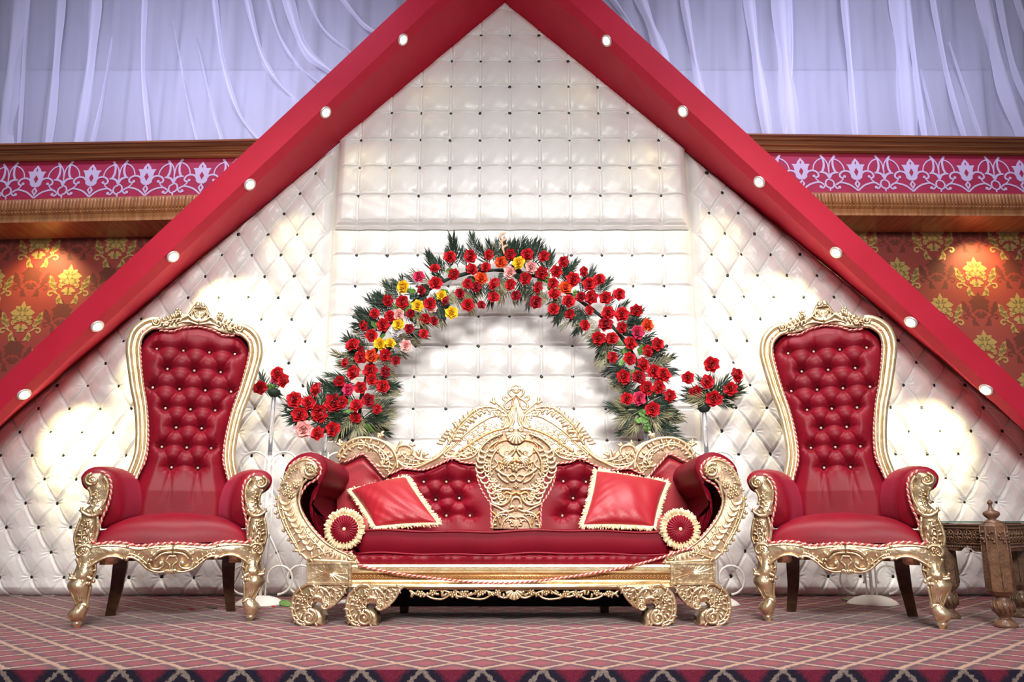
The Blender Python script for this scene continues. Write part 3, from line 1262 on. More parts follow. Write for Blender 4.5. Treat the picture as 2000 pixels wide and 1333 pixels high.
voile(-1, FL, s5, 0, -250, 960, 'sheer white voile drape swooping towards the left red beam')
voile(1, FR, s7, 1200, 1010, 2250, 'sheer white voile drape hanging straight above the right frieze')
# ================================================================== THRONE CHAIR (built once at the origin, legs at y = 0)
YC = 4.06
MC = 1.03


def tuft_field(x, z, btns, hz, depth, rad=0.032, wrinkle=0.0035):
    """dimples at the buttons and soft valleys between neighbours"""
    d2 = [(math.hypot(x - bx, z - bz), bx, bz) for bx, bz in btns]
    d, bx, bz = min(d2)
    h = -depth * math.exp(-(d / rad) ** 1.15)
    ang = math.atan2(z - bz, x - bx)
    h += wrinkle * math.sin(9 * ang + bx * 50) * math.exp(-((d - 0.02) / 0.02) ** 2)
    return h


def seg_d(px, pz, a, b):
    dx, dz = b[0] - a[0], b[1] - a[1]
    L = dx * dx + dz * dz
    t = max(0, min(1, ((px - a[0]) * dx + (pz - a[1]) * dz) / L))
    return math.hypot(px - a[0] - t * dx, pz - a[1] - t * dz), t


def row_fold(x, z, rows, amp, wid):
    """rows: (z, sorted button x list); each row folds under the pillows above it"""
    h = 0.0
    for zr, xs in rows:
        lo, hi = xs[0], xs[-1]
        if x < lo:
            wdw, arc = math.exp(-((lo - x) / 0.045) ** 2), 0.0
        elif x > hi:
            wdw, arc = math.exp(-((x - hi) / 0.045) ** 2), 0.0
        else:
            wdw = 1.0
            arc = 0.0
            for a, b in zip(xs, xs[1:]):
                if a <= x <= b:
                    arc = math.sin(PI * (x - a) / (b - a))
        zc = zr + 0.006 * arc
        d = z - zc
        if abs(d) < 0.08:
            k = wid * (1.6 if d > 0 else 0.7)
            h -= amp * wdw * (1 - 0.25 * arc) * math.exp(-(abs(d) / k) ** 1.2)
    return h


def rows_of(pts3, tol=0.02):
    rows = []
    for x, z in sorted(pts3, key=lambda q: q[1]):
        if rows and abs(rows[-1][0] - z) < tol:
            rows[-1][1].append(x)
        else:
            rows.append([z, [x]])
    return [(z, sorted(xs)) for z, xs in rows]


def make_chair(label):
    YOFF[0] = YC
    root = thing('throne_chair', label, 'chair', (0, 0, 0), 'high backed throne chairs')
    Z0 = (0, 0, 0)

    def FY(dep, s=1):
        """chair frame: u px from the chair axis, v photo row, dep metres behind the front legs (or function of v)"""
        def f(u, v, w=0.0):
            d = dep(v) if callable(dep) else dep
            y = YC + d
            return Vector((s * u * SC(v, y) * (1.02 - 0.27 * d - 0.05 * max(0.0, min(1.0, (v - 1080) / 140.0))), d - w, W(1000, v, y).z))
        return f

    def FL_(dep, s):
        g = FY(dep, s)
        return g
    dback = lambda v: 0.40 + 0.14 * max(0.0, min(1.0, (960 - v) / 360.0))
    # ---- back upholstery
    inner = [(640, 88), (655, 105), (675, 109), (700, 107), (740, 99.5), (770, 92), (800, 84), (845, 76), (884, 73.5), (905, 76), (920, 82), (953, 94), (985, 100), (1020, 100)]
    B = []
    for row, us in ((690, (-79, -26, 27, 80)), (727, (-54, 0, 54)), (764, (-79, -26, 26, 79)), (802, (-50, 0, 50)), (838, (-25, 26)), (876, (-49, 0, 49)), (915, (-26, 26))):
        for u in us:
            B.append((u, row))
    F = FY(dback)
    Bx = [(F(u, v).x, F(u, v).z) for u, v in B]
    seams = []
    # creases joining diagonal neighbours and the two long folds at the bottom
    for i, a in enumerate(B):
        for j, b in enumerate(B):
            if j > i and 20 < abs(a[1] - b[1]) < 45 and abs(a[0] - b[0]) < 36:
                seams.append((Bx[i], Bx[j]))
    folds = [((F(-26, 915).x, F(-26, 915).z), (F(-22, 1000).x, F(-22, 1000).z)), ((F(26, 915).x, F(26, 915).z), (F(22, 1000).x, F(22, 1000).z)),
             ((F(-26, 915).x, F(-26, 915).z), (F(-40, 985).x, F(-40, 985).z)), ((F(26, 915).x, F(26, 915).z), (F(40, 985).x, F(40, 985).z))]
    for u in (-79, -26, 27, 80):
        folds.append(((F(u, 690).x, F(u, 690).z), (F(u, 645).x, F(u, 645).z)))
    nu, nv = 80, 190
    RW = rows_of(Bx)
    topz = lambda u: 640 + 8.0 * min(1, (abs(u) / 50.0)) ** 1.2 + (5 if abs(u) > 30 else 0) * min(1, (abs(u) - 30) / 20) + max(0, abs(u) - 80) * 0.35 if True else 0

    m = MB()

    def P(i, j):
        a = math.sin((i / nu - 0.5) * PI)
        t = j / nv
        # row
        vt = 1020 + (640 - 1020) * t
        hw = lerp_tab(inner, vt)[0]
        u = a * hw * 1.01
        tz = topz(u)
        v = 1020 + (tz - 1020) * t
        p = F(u, v)
        e = min(1.0, (1 - abs(a)) * 3.2) ** 0.5
        et = min(1.0, (v - tz) / 22.0) ** 0.5 if v > tz else 0
        body = 0.062 * e * (0.15 + 0.85 * et)
        h = tuft_field(p.x, p.z, Bx, 0, 0.040, 0.030) + row_fold(p.x, p.z, RW, 0.024, 0.018)
        for a_, b_ in seams:
            dd, t_ = seg_d(p.x, p.z, a_, b_)
            if dd < 0.05:
                h -= 0.007 * math.exp(-(dd / 0.006) ** 2)
                h -= 0.006 * math.exp(-(dd / 0.02) ** 2)
        for a_, b_ in folds:
            dd, t_ = seg_d(p.x, p.z, a_, b_)
            h -= 0.010 * (1 - t_) * math.exp(-(dd / 0.007) ** 2)
        # rows fold over: lower edge of each pillow tucks under the next row
        p.y -= body + h * (0.25 + 0.75 * e)
        return p
    m.grid(P, nu, nv)
    back = obj('back_cushion', m, VEL, root, org=Z0)
    bb = MB()
    bb.ball((0, 0, 0), 0.0085, 8, (1, 0.8, 1))
    bme = bpy.data.meshes.new('pearl_button')
    bme.from_pydata([tuple(v) for v in bb.v], [], bb.f)
    bme.polygons.foreach_set('use_smooth', [True] * len(bme.polygons))
    bme.materials.append(PEARL)
    for u, v in B:
        o = bpy.data.objects.new('pearl_button', bme)
        C.objects.link(o)
        o.parent = back
        p = F(u, v)
        o.location = (p.x, p.y - 0.010, p.z)
    # ---- rear of the back
    m = MB()
    outl = [(hw * 1.15, v) for v, hw in inner]
    poly = [(u, v) for u, v in outl] + [(-u, v) for u, v in outl[::-1]]
    m.slab(poly, FY(lambda v: dback(v) + 0.03), -0.05, 0.0)
    obj('back_board', m, VELD, root, org=Z0)
    # ---- moulded frame
    mid = [(645, 78, 14), (647, 92, 15), (655, 106, 17), (668, 117, 18), (690, 121, 18), (716, 117, 17), (746, 110, 16.5), (770, 104, 16), (800, 95, 15), (840, 88, 14.5),
           (880, 85, 14), (905, 88, 14), (930, 95, 14), (955, 103, 13)]
    for s in (-1, 1):
        m = MB()
        Fs = FY(dback, s)
        for du, rr, w in ((10.5, 6.0, 0.050), (0.5, 4.6, 0.034), (-7.5, 4.0, 0.052), (3.5, 12.0, 0.012)):
            pts = []
            for q, (v, u, hw) in enumerate(mid):
                k = du * hw / 17.0
                a_, b_ = mid[max(q - 1, 0)], mid[min(q + 1, len(mid) - 1)]
                tu, tv = b_[1] - a_[1], b_[0] - a_[0]
                tl = math.hypot(tu, tv)
                pts.append((u + tv / tl * k, v - tu / tl * k))
            strand(m, Fs, pts, rr, rr * 0.85, w, 8, 4)
        obj('back_frame_side', m, GOLDL, root, org=Z0)
        m = MB()
        Fp = FY(lambda v: dback(v) - 0.055, s)
        pts = [(74, 649)] + [(hw + 1.0, v) for v, hw in inner[1:12]]
        P3 = [Fp(a, b) for a, b in cr(pts, 6)]
        cord_pair(root, P3, 0.0068, org=Z0)
        # small rosette where frame meets arm
        m = MB()
        volute(m, Fs, 97, 944, 8.5, 0, 1.4, 2.2, 0.075)
        obj('frame_scroll', m, GOLDL, root, org=Z0)
    P3 = []
    Fp = FY(lambda v: dback(v) - 0.05)
    for i in range(41):
        u = -76 + 152 * i / 40
        P3.append(Fp(u, topz(u) + 0.5))
    cord_pair(root, P3, 0.0068, org=Z0)
    # ---- crest
    m = MB()
    Fc = FY(lambda v: dback(v) - 0.01)
    top = [(-90, 648), (-80, 637), (-62, 628), (-50, 618), (-42, 616), (-32, 622), (-22, 618), (-14, 604), (-8, 599), (0, 597), (8, 599), (14, 604), (22, 618), (32, 622),
           (42, 616), (50, 618), (62, 628), (80, 637), (90, 648)]
    bot = [(u, topz(u) - 0.5) for u in (84, 60, 40, 20, 0, -20, -40, -60, -84)]
    m.slab(top + bot, Fc, -0.01, 0.035, 0.004)
    for s in (1, -1):
        for pts, r in (([(0, 607), (12, 608), (20, 621), (34, 630), (50, 634), (66, 640), (82, 645)], 2.6),
                       ([(0, 634), (14, 630), (24, 624), (33, 626)], 2.4), ([(0, 640), (18, 636), (32, 637), (44, 642)], 2.2),
                       ([(10, 612), (16, 620), (12, 629), (0, 632)], 2.0)):
            strand(m, Fc, [(s * a, b) for a, b in pts], r, r * 0.8, 0.042, 7)
        rosette(m, Fc, (s * 43, 619), 8, 5, 0.052)
        for k in range(6):
            lobe(m, Fc, (s * (36 + k * 8), 625 + k * 3.4), (s * 0.75, -0.62), 9 - k * 0.4, 2.6, -s, 0.05)
            lobe(m, Fc, (s * (34 + k * 8), 631 + k * 3.0), (s * 0.8, 0.55), 8, 2.4, s, 0.048)
        for k in range(5):
            q = Fc(s * (46 + k * 7.5), 628 + 3 * k, 0.055)
            m.ball(q, 0.009 - 0.0008 * k, 7)
        volute(m, Fc, s * 84, 641, 7.5, 0 if s > 0 else PI, 1.3 * s, 2.3, 0.052)
        volute(m, Fc, s * 64, 643, 4.5, 0 if s > 0 else PI, 1.2 * s, 1.8, 0.05)
        for k in range(3):
            lobe(m, Fc, (s * 2, 604), (s * math.sin(0.4 + k * 0.5), -math.cos(0.4 + k * 0.5)), 8, 2.4, s, 0.05)
            strand(m, Fc, [(s * (2 + k * 3), 628 - k * 3), (s * (5 + k * 3), 622 - k * 3), (s * (2 + k * 2), 615 - k)], 1.3, 0.9, 0.046, 6, 3)
    rosette(m, Fc, (0, 602), 6, 6, 0.05)
    obj('carved_crest', m, GOLD, root, org=Z0)
    # ---- seat
    m = MB()
    zb, zt = 0.378, 0.488
    nx, ny = 36, 26

    def PS(i, j):
        a = math.sin((i / nx - 0.5) * PI)
        b = math.sin((j / ny - 0.5) * PI)
        hw = 0.352 - 0.045 * (b + 1) / 2
        x = a * hw
        y = 0.185 + b * 0.215 - 0.02 * (1 - a * a)
        ea = max(0, 1 - abs(a) ** 7) ** 0.45
        eb = max(0, 1 - abs(b) ** 7) ** 0.45
        z = zb + (zt - zb) * ea * eb + 0.048 * (1 - a * a) * (1 - 0.7 * b * b) * 1.0
        z += 0.003 * math.sin(8 * x + 14 * y) * (1 - a * a) - 0.012 * math.exp(-((x - 0.02) / 0.09) ** 2) * math.exp(-((b + 0.9) / 0.25) ** 2)
        return Vector((x, y, z))
    m.grid(PS, nx, ny)
    m.box((-0.30, 0.0, 0.33), (0.30, 0.40, 0.40))
    m.box((-0.350, 0.004, 0.375), (0.350, 0.40, 0.450))
    obj('seat', m, VEL, root, org=Z0)
    # ---- front rail, carved
    m = MB()
    Fr = FY(-0.035)
    half = [(0, 1121), (8, 1119), (20, 1116), (38, 1114), (52, 1103), (66, 1092), (75, 1090), (84, 1091), (100, 1085), (118, 1090), (134, 1104), (142, 1104), (142, 1060),
            (128, 1062), (112, 1059), (88, 1060), (62, 1066), (40, 1064), (0, 1061)]
    poly = half + [(-a, b) for a, b in half[::-1][1:-1]]
    m.slab(poly, Fr, -0.05, 0.012, 0.005)
    for s in (1, -1):
        for pts, r, rt, mm_w in (([(142, 1106), (130, 1096), (112, 1087), (96, 1086), (84, 1091)], 2.6, 2.0, 0.016),
                                 ([(84, 1090), (70, 1088), (56, 1096), (42, 1110), (26, 1117), (10, 1117)], 2.6, 2.2, 0.016),
                                 ([(140, 1068), (112, 1065), (80, 1068), (60, 1073), (30, 1069), (0, 1068)], 2.0, 2.0, 0.014),
                                 ([(34, 1086), (22, 1075), (0, 1072)], 4.2, 4.2, 0.022), ([(30, 1093), (18, 1082), (0, 1079)], 3.0, 3.0, 0.02),
                                 ([(7, 1090), (10, 1096), (3, 1104), (2, 1113)], 2.2, 1.8, 0.02), ([(0, 1087), (6, 1087), (8, 1092)], 2.2, 2.0, 0.02),
                                 ([(39, 1100), (34, 1110), (22, 1111), (14, 1104), (17, 1096)], 3.0, 2.2, 0.02)):
            strand(m, Fr, [(s * a, b) for a, b in pts], r, rt, mm_w, 8)
        for c_, r_ in (((19, 1101), 5.2), ((36, 1081), 3.6), ((36, 1094), 3.2), ((78, 1067), 3.2), ((78, 1091), 4)):
            q = Fr(s * c_[0], c_[1], 0.02)
            m.ball(q, r_ * 0.0026, 9)
        acanthus(m, Fr, [(s * 42, 1102), (s * 54, 1091), (s * 66, 1083), (s * 76, 1081)], 2.2, 1.0, 5, 9, 0.016)
        for k in range(4):
            lobe(m, Fr, (s * (1 + k * 1.5), 1112), (s * math.sin(k * 0.35), math.cos(k * 0.35)), 9, 2.0, s, 0.02)
    obj('front_rail', m, GOLD, root, org=Z0)
    pts = [(139, 1052), (137, 1059), (126, 1062), (110, 1059), (86, 1060), (62, 1066), (38, 1064), (0, 1061)]
    full = pts + [(-a, b) for a, b in pts[::-1][1:]]
    cord_pair(root, [Fr(a, b, 0.012) for a, b in cr(full, 6)], 0.0075, org=Z0)
    m = MB()
    for s in (-1, 1):
        m.box((s * 0.30 - 0.03, 0.03, 0.285), (s * 0.30 + 0.03, 0.42, 0.37))
    m.box((-0.30, 0.39, 0.285), (0.30, 0.43, 0.45))
    obj('seat_frame', m, GOLD, root, org=Z0)
    # ---- front legs with arm posts
    prof = [(928, 138, 10), (933, 145, 17), (941, 146, 19.5), (949, 143, 19), (960, 137, 18), (972, 136, 14), (985, 135, 13), (994, 138, 17), (1003, 144, 18.5), (1012, 147, 14.5),
            (1025, 149, 15.5), (1040, 151, 17), (1055, 151, 18.5), (1068, 149, 19.5), (1080, 148, 18), (1094, 147, 15), (1108, 148, 17), (1121, 151, 19),
            (1128, 155, 17), (1136, 157, 20), (1145, 157, 19.5), (1162, 153, 13.5), (1176, 151, 12), (1184, 155, 15), (1193, 160, 16), (1201, 160, 13), (1207, 160, 8.5), (1211, 160, 9), (1217, 160, 6.5), (1223, 160, 4.5)]
    for s in (-1, 1):
        m = MB()
        Fl = FY(0.0, s)
        rings = []
        for v, u, hw in cr(prof, 3):
            c = Fl(u, v)
            r = hw * 0.00258
            fl_ = 0.55 if v < 1060 else min(1.0, 0.55 + (v - 1060) / 60)
            rings.append([Vector((c.x + math.cos(2 * PI * k / 16) * r, c.y - 0.012 + math.sin(2 * PI * k / 16) * r * fl_, c.z)) for k in range(16)])
        m.loft(rings)
        # carving on it
        up = lambda w: (w)
        volute(m, Fl, 148, 941, 12, -1.5, 1.6, 3.0, 0.040)
        for pts, r0, r1, w in (([(130, 934), (122, 948), (122, 970), (128, 990), (136, 1000)], 3.2, 2.6, 0.030),
                               ([(153, 956), (148, 966), (148, 978), (152, 986)], 3.4, 2.0, 0.036),
                               ([(128, 996), (136, 1006), (148, 1008), (160, 1000), (160, 992)], 4.2, 2.6, 0.040),
                               ([(134, 1010), (131, 1030), (133, 1052), (140, 1062)], 3.0, 2.4, 0.036),
                               ([(160, 1012), (165, 1030), (168, 1050), (164, 1066)], 2.6, 3.2, 0.030),
                               ([(138, 1070), (146, 1064), (158, 1066), (163, 1076), (158, 1083), (151, 1078)], 3.0, 2.2, 0.048),
                               ([(132, 1076), (131, 1096), (130, 1112), (134, 1124)], 2.6, 2.4, 0.034),
                               ([(162, 1088), (156, 1104), (158, 1118), (168, 1122), (172, 1114)], 3.2, 2.6, 0.044),
                               ([(134, 1128), (146, 1122), (160, 1126), (174, 1124)], 3.6, 3.0, 0.046),
                               ([(136, 1140), (140, 1160), (142, 1178)], 2.6, 2.0, 0.040), ([(172, 1144), (166, 1160), (160, 1176)], 2.6, 2.0, 0.036),
                               ([(140, 1180), (150, 1174), (160, 1180), (166, 1190)], 3.4, 2.6, 0.036)):
            strand(m, Fl, pts, r0, r1, w, 7, 4)
        for k in range(6):
            lobe(m, Fl, (150 - (k % 2) * 10, 1020 + k * 7), (0.5 if k % 2 else -0.5, 0.85), 12, 3.0, 1 if k % 2 else -1, 0.044)
        for k in range(5):
            q = Fl(132 + (k * 11) % 26, 1131 + (k % 2) * 4, 0.05)
            m.ball(q, 0.010, 7)
        for k in range(4):
            q = Fl(140 + k * 3.2, 962 + k * 7, 0.036)
            m.ball(q, 0.008, 7)
        for k in range(4):
            lobe(m, Fl, (128 + k * 9, 1006), (0.1 + 0.1 * k, -0.9), 12, 3.2, 1, 0.040)
        acanthus(m, Fl, [(136, 1120), (138, 1104), (141, 1088), (148, 1074)], 2.0, 1.2, 5, 10, 0.046)
        acanthus(m, Fl, [(152, 1068), (156, 1050), (156, 1032), (150, 1016)], 2.0, 1.2, 6, 10, 0.046)
        acanthus(m, Fl, [(146, 1004), (140, 990), (137, 976), (138, 962)], 1.8, 1.0, 5, 8, 0.036)
        rosette(m, Fl, (150, 1074), 7, 6, 0.055)
        for k in range(3):
            strand(m, Fl, [(148 + k * 6, 1137), (150 + k * 4, 1155), (150 + k * 2, 1170)], 1.8, 1.2, 0.048, 6, 3)
        obj('front_leg', m, GOLDL if False else GOLD, root, org=Z0)
        # arm upholstery
        fl0 = [(-172, 940), (-171, 930), (-163, 921), (-150, 916), (-136, 917), (-120, 922), (-108, 934), (-100, 950), (-95, 972), (-94, 1000), (-100, 1022), (-128, 1034), (-138, 1010), (-142, 985), (-152, 966), (-166, 955)]
        bk0 = [(-134, 948), (-131, 937), (-124, 929), (-112, 926), (-100, 929), (-90, 936), (-82, 946), (-75, 960), (-70, 978), (-69, 1000), (-74, 1020), (-100, 1030), (-112, 1010), (-116, 985), (-122, 968), (-130, 958)]
        m = MB()
        rings = []
        for t in (-0.02, 0.0, 0.02, 0.08, 0.16, 0.26, 0.36, 0.46):
            k = max(0, min(1, t / 0.42))
            kk = k
            sh = 1.0 if t > 0.02 else (0.86 if t < -0.01 else 0.95)
            ring = []
            cx = sum(p[0] for p in fl0) / 16
            cy = sum(p[1] for p in fl0) / 16
            for a, b in zip(cr(fl0, 3, True), cr(bk0, 3, True)):
                u = (a[0] * (1 - kk) + b[0] * kk)
                v = (a[1] * (1 - kk) + b[1] * kk)
                u = cx + (u - cx) * sh if k == 0 else u
                v = cy + (v - cy) * sh if k == 0 else v
                v -= 5 * math.sin(PI * k)
                q = FY(t + 0.03, -s)(u, v)
                ring.append(q)
            rings.append(ring)
        m.loft(rings)
        obj('armrest', m, VELD if False else VEL, root, org=Z0)
        pts = [(137, 924), (124, 934), (118, 950), (118, 972), (122, 994), (128, 1012), (132, 1034), (136, 1054)]
        cord_pair(root, [FY(0.0, s)(a - 2, b, 0.028) for a, b in cr(pts, 6)], 0.0070, org=Z0)
        # rear leg
        m = MB()
        rg = []
        for z, uu, yy, r in ((0.34, 0.270, 0.38, 0.030), (0.25, 0.272, 0.39, 0.030), (0.15, 0.280, 0.42, 0.026), (0.07, 0.293, 0.455, 0.023), (0.0, 0.305, 0.49, 0.021)):
            rg.append([Vector((s * uu + a * r * 1.15, yy + b * r, z)) for a, b in ((-1, -1), (1, -1), (1, 1), (-1, 1))])
        m.loft(rg)
        obj('rear_leg', m, DKWOOD, root, smooth=False, org=Z0)
    YOFF[0] = 0.0
    return root


chair = make_chair('high backed gold throne with crimson tufted back, left of the sofa')
chair2 = dup_tree(chair)
chair2['label'] = 'high backed gold throne with crimson tufted back, right of the sofa beside the carved table'
chair.location = (-1.70, YC, 0)
chair.rotation_euler = (0, 0, math.radians(20))
chair2.location = (1.665, YC - 0.02, 0)
chair2.rotation_euler = (0, 0, math.radians(-22))
# ================================================================== SOFA
YS = 4.02     # front plane of the sofa
YK = 4.62     # plane of the carved back
sofa = thing('sofa', 'long gold carved sofa with crimson seat and rolled arms in the middle', 'sofa', (0, YS, 0))
FS = FP(YS)
CXF = 998.0
CXB = 1008.0


def mirF(f, c):
    return lambda u, v, w=0.0: f(2 * c - u, v, w)


# ---- rail with mouldings
m = MB()
xa, xb = W(684, 1120, YS).x, W(1312, 1120, YS).x
zz = lambda r: W(1000, r, YS).z
secs = [(1102, 0.0), (1103, 0.022), (1108, 0.026), (1110, 0.010), (1112, 0.012), (1116, 0.022), (1120, 0.014), (1121, 0.004), (1132, 0.004), (1133, 0.016), (1137, 0.022),
        (1140, 0.016), (1141, 0.022), (1146, 0.030), (1149, 0.020)]
ring_a = [(-0.0, zz(1102))]
prof = [Vector((0, YS + 0.12, zz(1102)))] + [Vector((0, YS - w, zz(r))) for r, w in secs] + [Vector((0, YS + 0.12, zz(1149)))]
m.loft([[Vector((x, p.y, p.z)) for p in prof] for x in (xa, xb)])
obj('front_rail', m, GOLDL, sofa, smooth=False)
m = MB()
n = 84
for i in range(n):
    x = xa + (xb - xa) * (i + 0.5) / n
    pts = []
    for k in range(5):
        a = PI * k / 4
        pts.append((x - math.cos(a) * 0.0085, YS - 0.008, zz(1131) + math.sin(a) * 0.016))
    m.tube(pts, 0.0022, 5)
    m.ball((x, YS - 0.007, zz(1129)), 0.0050, 6)
m.box((xa, YS - 0.0055, zz(1132)), (xb, YS, zz(1121)))
obj('scalloped_band', m, GOLDD, sofa)
# black under-frame, low board filling in the shade beneath the sofa, and rear legs
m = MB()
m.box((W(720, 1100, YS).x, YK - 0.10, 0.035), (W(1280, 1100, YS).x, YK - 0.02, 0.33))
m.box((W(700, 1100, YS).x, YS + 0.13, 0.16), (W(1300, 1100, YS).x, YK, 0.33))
obj('under_frame_and_shade', m, BLACK, sofa, smooth=False)
for u in (790, 1180):
    m = MB()
    x = W(u, 1190, 4.55).x
    m.loft([[Vector((x + a * r, 4.55 + b * r, z)) for a, b in ((-1, -1), (1, -1), (1, 1), (-1, 1))] for z, r in ((0.17, 0.03), (0.08, 0.026), (0.0, 0.022))])
    obj('rear_leg', m, DKWOOD, sofa, smooth=False)
# ---- corner blocks
for s in (0, 1):
    F = FS if s == 0 else mirF(FS, CXF)
    m = MB()
    m.slab([(602, 1099), (688, 1099), (688, 1140), (602, 1140)], F, -0.5, 0.028, 0.0)
    for a, b in (((601, 1098), (690, 1103)), ((601, 1137), (690, 1142))):
        m.slab([(a[0], a[1]), (b[0], a[1]), (b[0], b[1]), (a[0], b[1])], F, -0.1, 0.036, 0.002)
    for x0, x1 in ((602, 607), (683, 689)):
        m.slab([(x0, 1100), (x1, 1100), (x1, 1140), (x0, 1140)], F, -0.1, 0.035, 0.002)
    for k in range(22):
        a = 2 * PI * k / 22
        ca, sa = math.cos(a), math.sin(a)
        L = min(36 / max(abs(ca), 1e-3), 14.5 / max(abs(sa), 1e-3))
        strand(m, F, [(645 + ca * 3, 1120 + sa * 1.5), (645 + ca * L * 0.55, 1120 + sa * L * 0.45), (645 + ca * L, 1120 + sa * L)], 1.5, 0.8, 0.028, 5, 3)
    obj('corner_block', m, GOLD, sofa, ang=40)
    # ---- scroll feet
    for dx, dy in ((0, 0), (106, 1.5)):
        m = MB()
        G = (lambda F_, dx_, dy_: (lambda u, v, w=0.0: F_(u + dx_, v + dy_, w)))(F, dx, dy)
        outline = [(604, 1139), (594, 1144), (584, 1152), (577, 1161), (572.5, 1172), (571, 1188), (573, 1200), (578, 1211), (586, 1219), (596, 1222.5), (612, 1223.3), (622, 1222),
                   (628, 1222.6), (634, 1222.6), (631, 1216), (632, 1206), (628, 1196), (620, 1190), (611, 1188), (606, 1186), (611, 1180), (618, 1176), (628, 1177), (632, 1184), (641, 1190),
                   (650, 1184), (658, 1177), (664, 1170), (669, 1162), (673, 1153), (678, 1146), (683, 1142), (688, 1139)]
        m.slab(outline, G, -0.10, 0.020, 0.006)
        volute(m, G, 607, 1205, 15.5, -PI / 2, 1.55, 3.6, 0.030, 20)
        volute(m, G, 639, 1182, 8, PI, -1.3, 2.6, 0.032, 14)
        for pts, r0, r1, w in (([(612, 1160), (620, 1153), (616, 1143), (604, 1141), (590, 1149)], 2.8, 3.2, 0.028),
                               ([(590, 1148), (580, 1158), (574.5, 1172), (573, 1190), (576, 1205), (586, 1217), (600, 1221)], 3.4, 3.2, 0.024),
                               ([(608, 1178), (612, 1169), (622, 1165), (632, 1168)], 3.6, 3.0, 0.032),
                               ([(628, 1152), (634, 1160), (632, 1170), (636, 1178)], 3.0, 2.0, 0.030),
                               ([(620, 1150), (632, 1148), (644, 1158), (648, 1170), (646, 1182)], 3.0, 2.6, 0.028),
                               ([(638, 1146), (652, 1150), (658, 1162), (654, 1176), (646, 1187)], 3.0, 2.6, 0.026),
                               ([(686, 1142), (676, 1150), (670, 1162), (662, 1173), (650, 1184), (641, 1188)], 3.2, 2.4, 0.024),
                               ([(622, 1222), (616, 1214), (610, 1218), (600, 1217)], 2.2, 2.0, 0.028)):
            strand(m, G, pts, r0, r1, w, 8, 4)
        for k in range(7):
            lobe(m, G, (577 + k * 3.0, 1166 + k * 5), (0.75, -0.35 + 0.05 * k), 15, 3.0, 1, 0.026)
        for k in range(6):
            lobe(m, G, (622 + k * 4.2, 1150 + k * 1.2), (0.25, -0.8), 10, 2.4, -1, 0.028)
            lobe(m, G, (624 + k * 3.8, 1162 + k * 2.0), (0.3, 0.85), 10, 2.4, 1, 0.030)
        acanthus(m, G, [(604, 1216), (590, 1212), (581, 1200), (578, 1184), (582, 1168), (592, 1156)], 2.0, 1.6, 7, 13, 0.028, sides=(1, -1))
        acanthus(m, G, [(606, 1150), (618, 1158), (612, 1170), (602, 1180)], 1.8, 1.2, 4, 11, 0.030)
        acanthus(m, G, [(680, 1145), (668, 1154), (660, 1166), (652, 1178)], 1.8, 1.2, 5, 11, 0.028)
        acanthus(m, G, [(652, 1144), (650, 1158), (644, 1168), (636, 1170)], 1.8, 1.2, 4, 11, 0.030)
        acanthus(m, G, [(612, 1186), (604, 1178), (604, 1166), (612, 1158)], 1.8, 1.2, 4, 10, 0.032)
        rosette(m, G, (594, 1170), 8, 5, 0.036)
        obj('scroll_foot', m, GOLD, sofa)

# ---- garland skirt
m = MB()
FG = FP(YS + 0.02)
for s in (0, 1):
    F = FG if s == 0 else mirF(FG, CXF + 7)
    strand(m, F, [(800, 1151), (815, 1162), (840, 1160), (858, 1152), (880, 1158), (900, 1166), (925, 1160), (940, 1152), (965, 1160), (985, 1168), (1005, 1160)], 2.4, 2.2, 0.01, 6, 4)
    strand(m, F, [(802, 1166), (820, 1156), (842, 1168), (866, 1170), (890, 1156), (915, 1168), (945, 1170), (970, 1156), (1004, 1152)], 2.2, 2.0, 0.006, 6, 4)
    for k, (x, y) in enumerate([(845, 1158), (884, 1161), (906, 1160), (943, 1156), (972, 1157), (822, 1160)]):
        rosette(m, F, (x, y), 7.5, 5, 0.018)
    for k in range(34):
        x = 800 + k * 6.1
        y = 1150 + 9 * abs(math.sin(k * 0.9))
        lobe(m, F, (x, y), (R.uniform(-0.7, 0.7), R.uniform(0.3, 1)), R.uniform(8, 13), 2.6, R.choice((1, -1)), 0.012)
shell(m, FG, (1004, 1152), 20, 0.4, PI - 0.4, 7, 0.016)
obj('carved_garland', m, GOLDL, sofa)
m = MB()
m.slab([(795, 1146), (1212, 1146), (1212, 1152), (795, 1152)], FG, -0.03, 0.012)
obj('garland_backing', m, GOLD, sofa, smooth=False)

# ---- seat deck, pleated front, cushion
m = MB()
x0, x1 = W(694, 1090, YS).x, W(1306, 1090, YS).x
npl = 120
rows = []
for j, (r, w) in enumerate(((1104, 0.004), (1096, 0.010), (1088, 0.012), (1082, 0.0))):
    rows.append([Vector((x0 + (x1 - x0) * i / npl, YS - w - 0.006 * abs(math.sin(i * 0.8 + 0.3 * math.sin(i))) * (1 if j in (1, 2) else 0.2), zz(r))) for i in range(npl + 1)])
m.loft(rows, caps=False, closed=False)
m.box((x0, YS, zz(1104)), (x1, YK - 0.02, zz(1083)))
obj('pleated_seat_front', m, VEL, sofa, smooth=True, ang=50)
m = MB()
cx0, cx1 = W(700, 1060, YS).x, W(1306, 1060, YS).x
zt, zb = zz(1037), zz(1084)
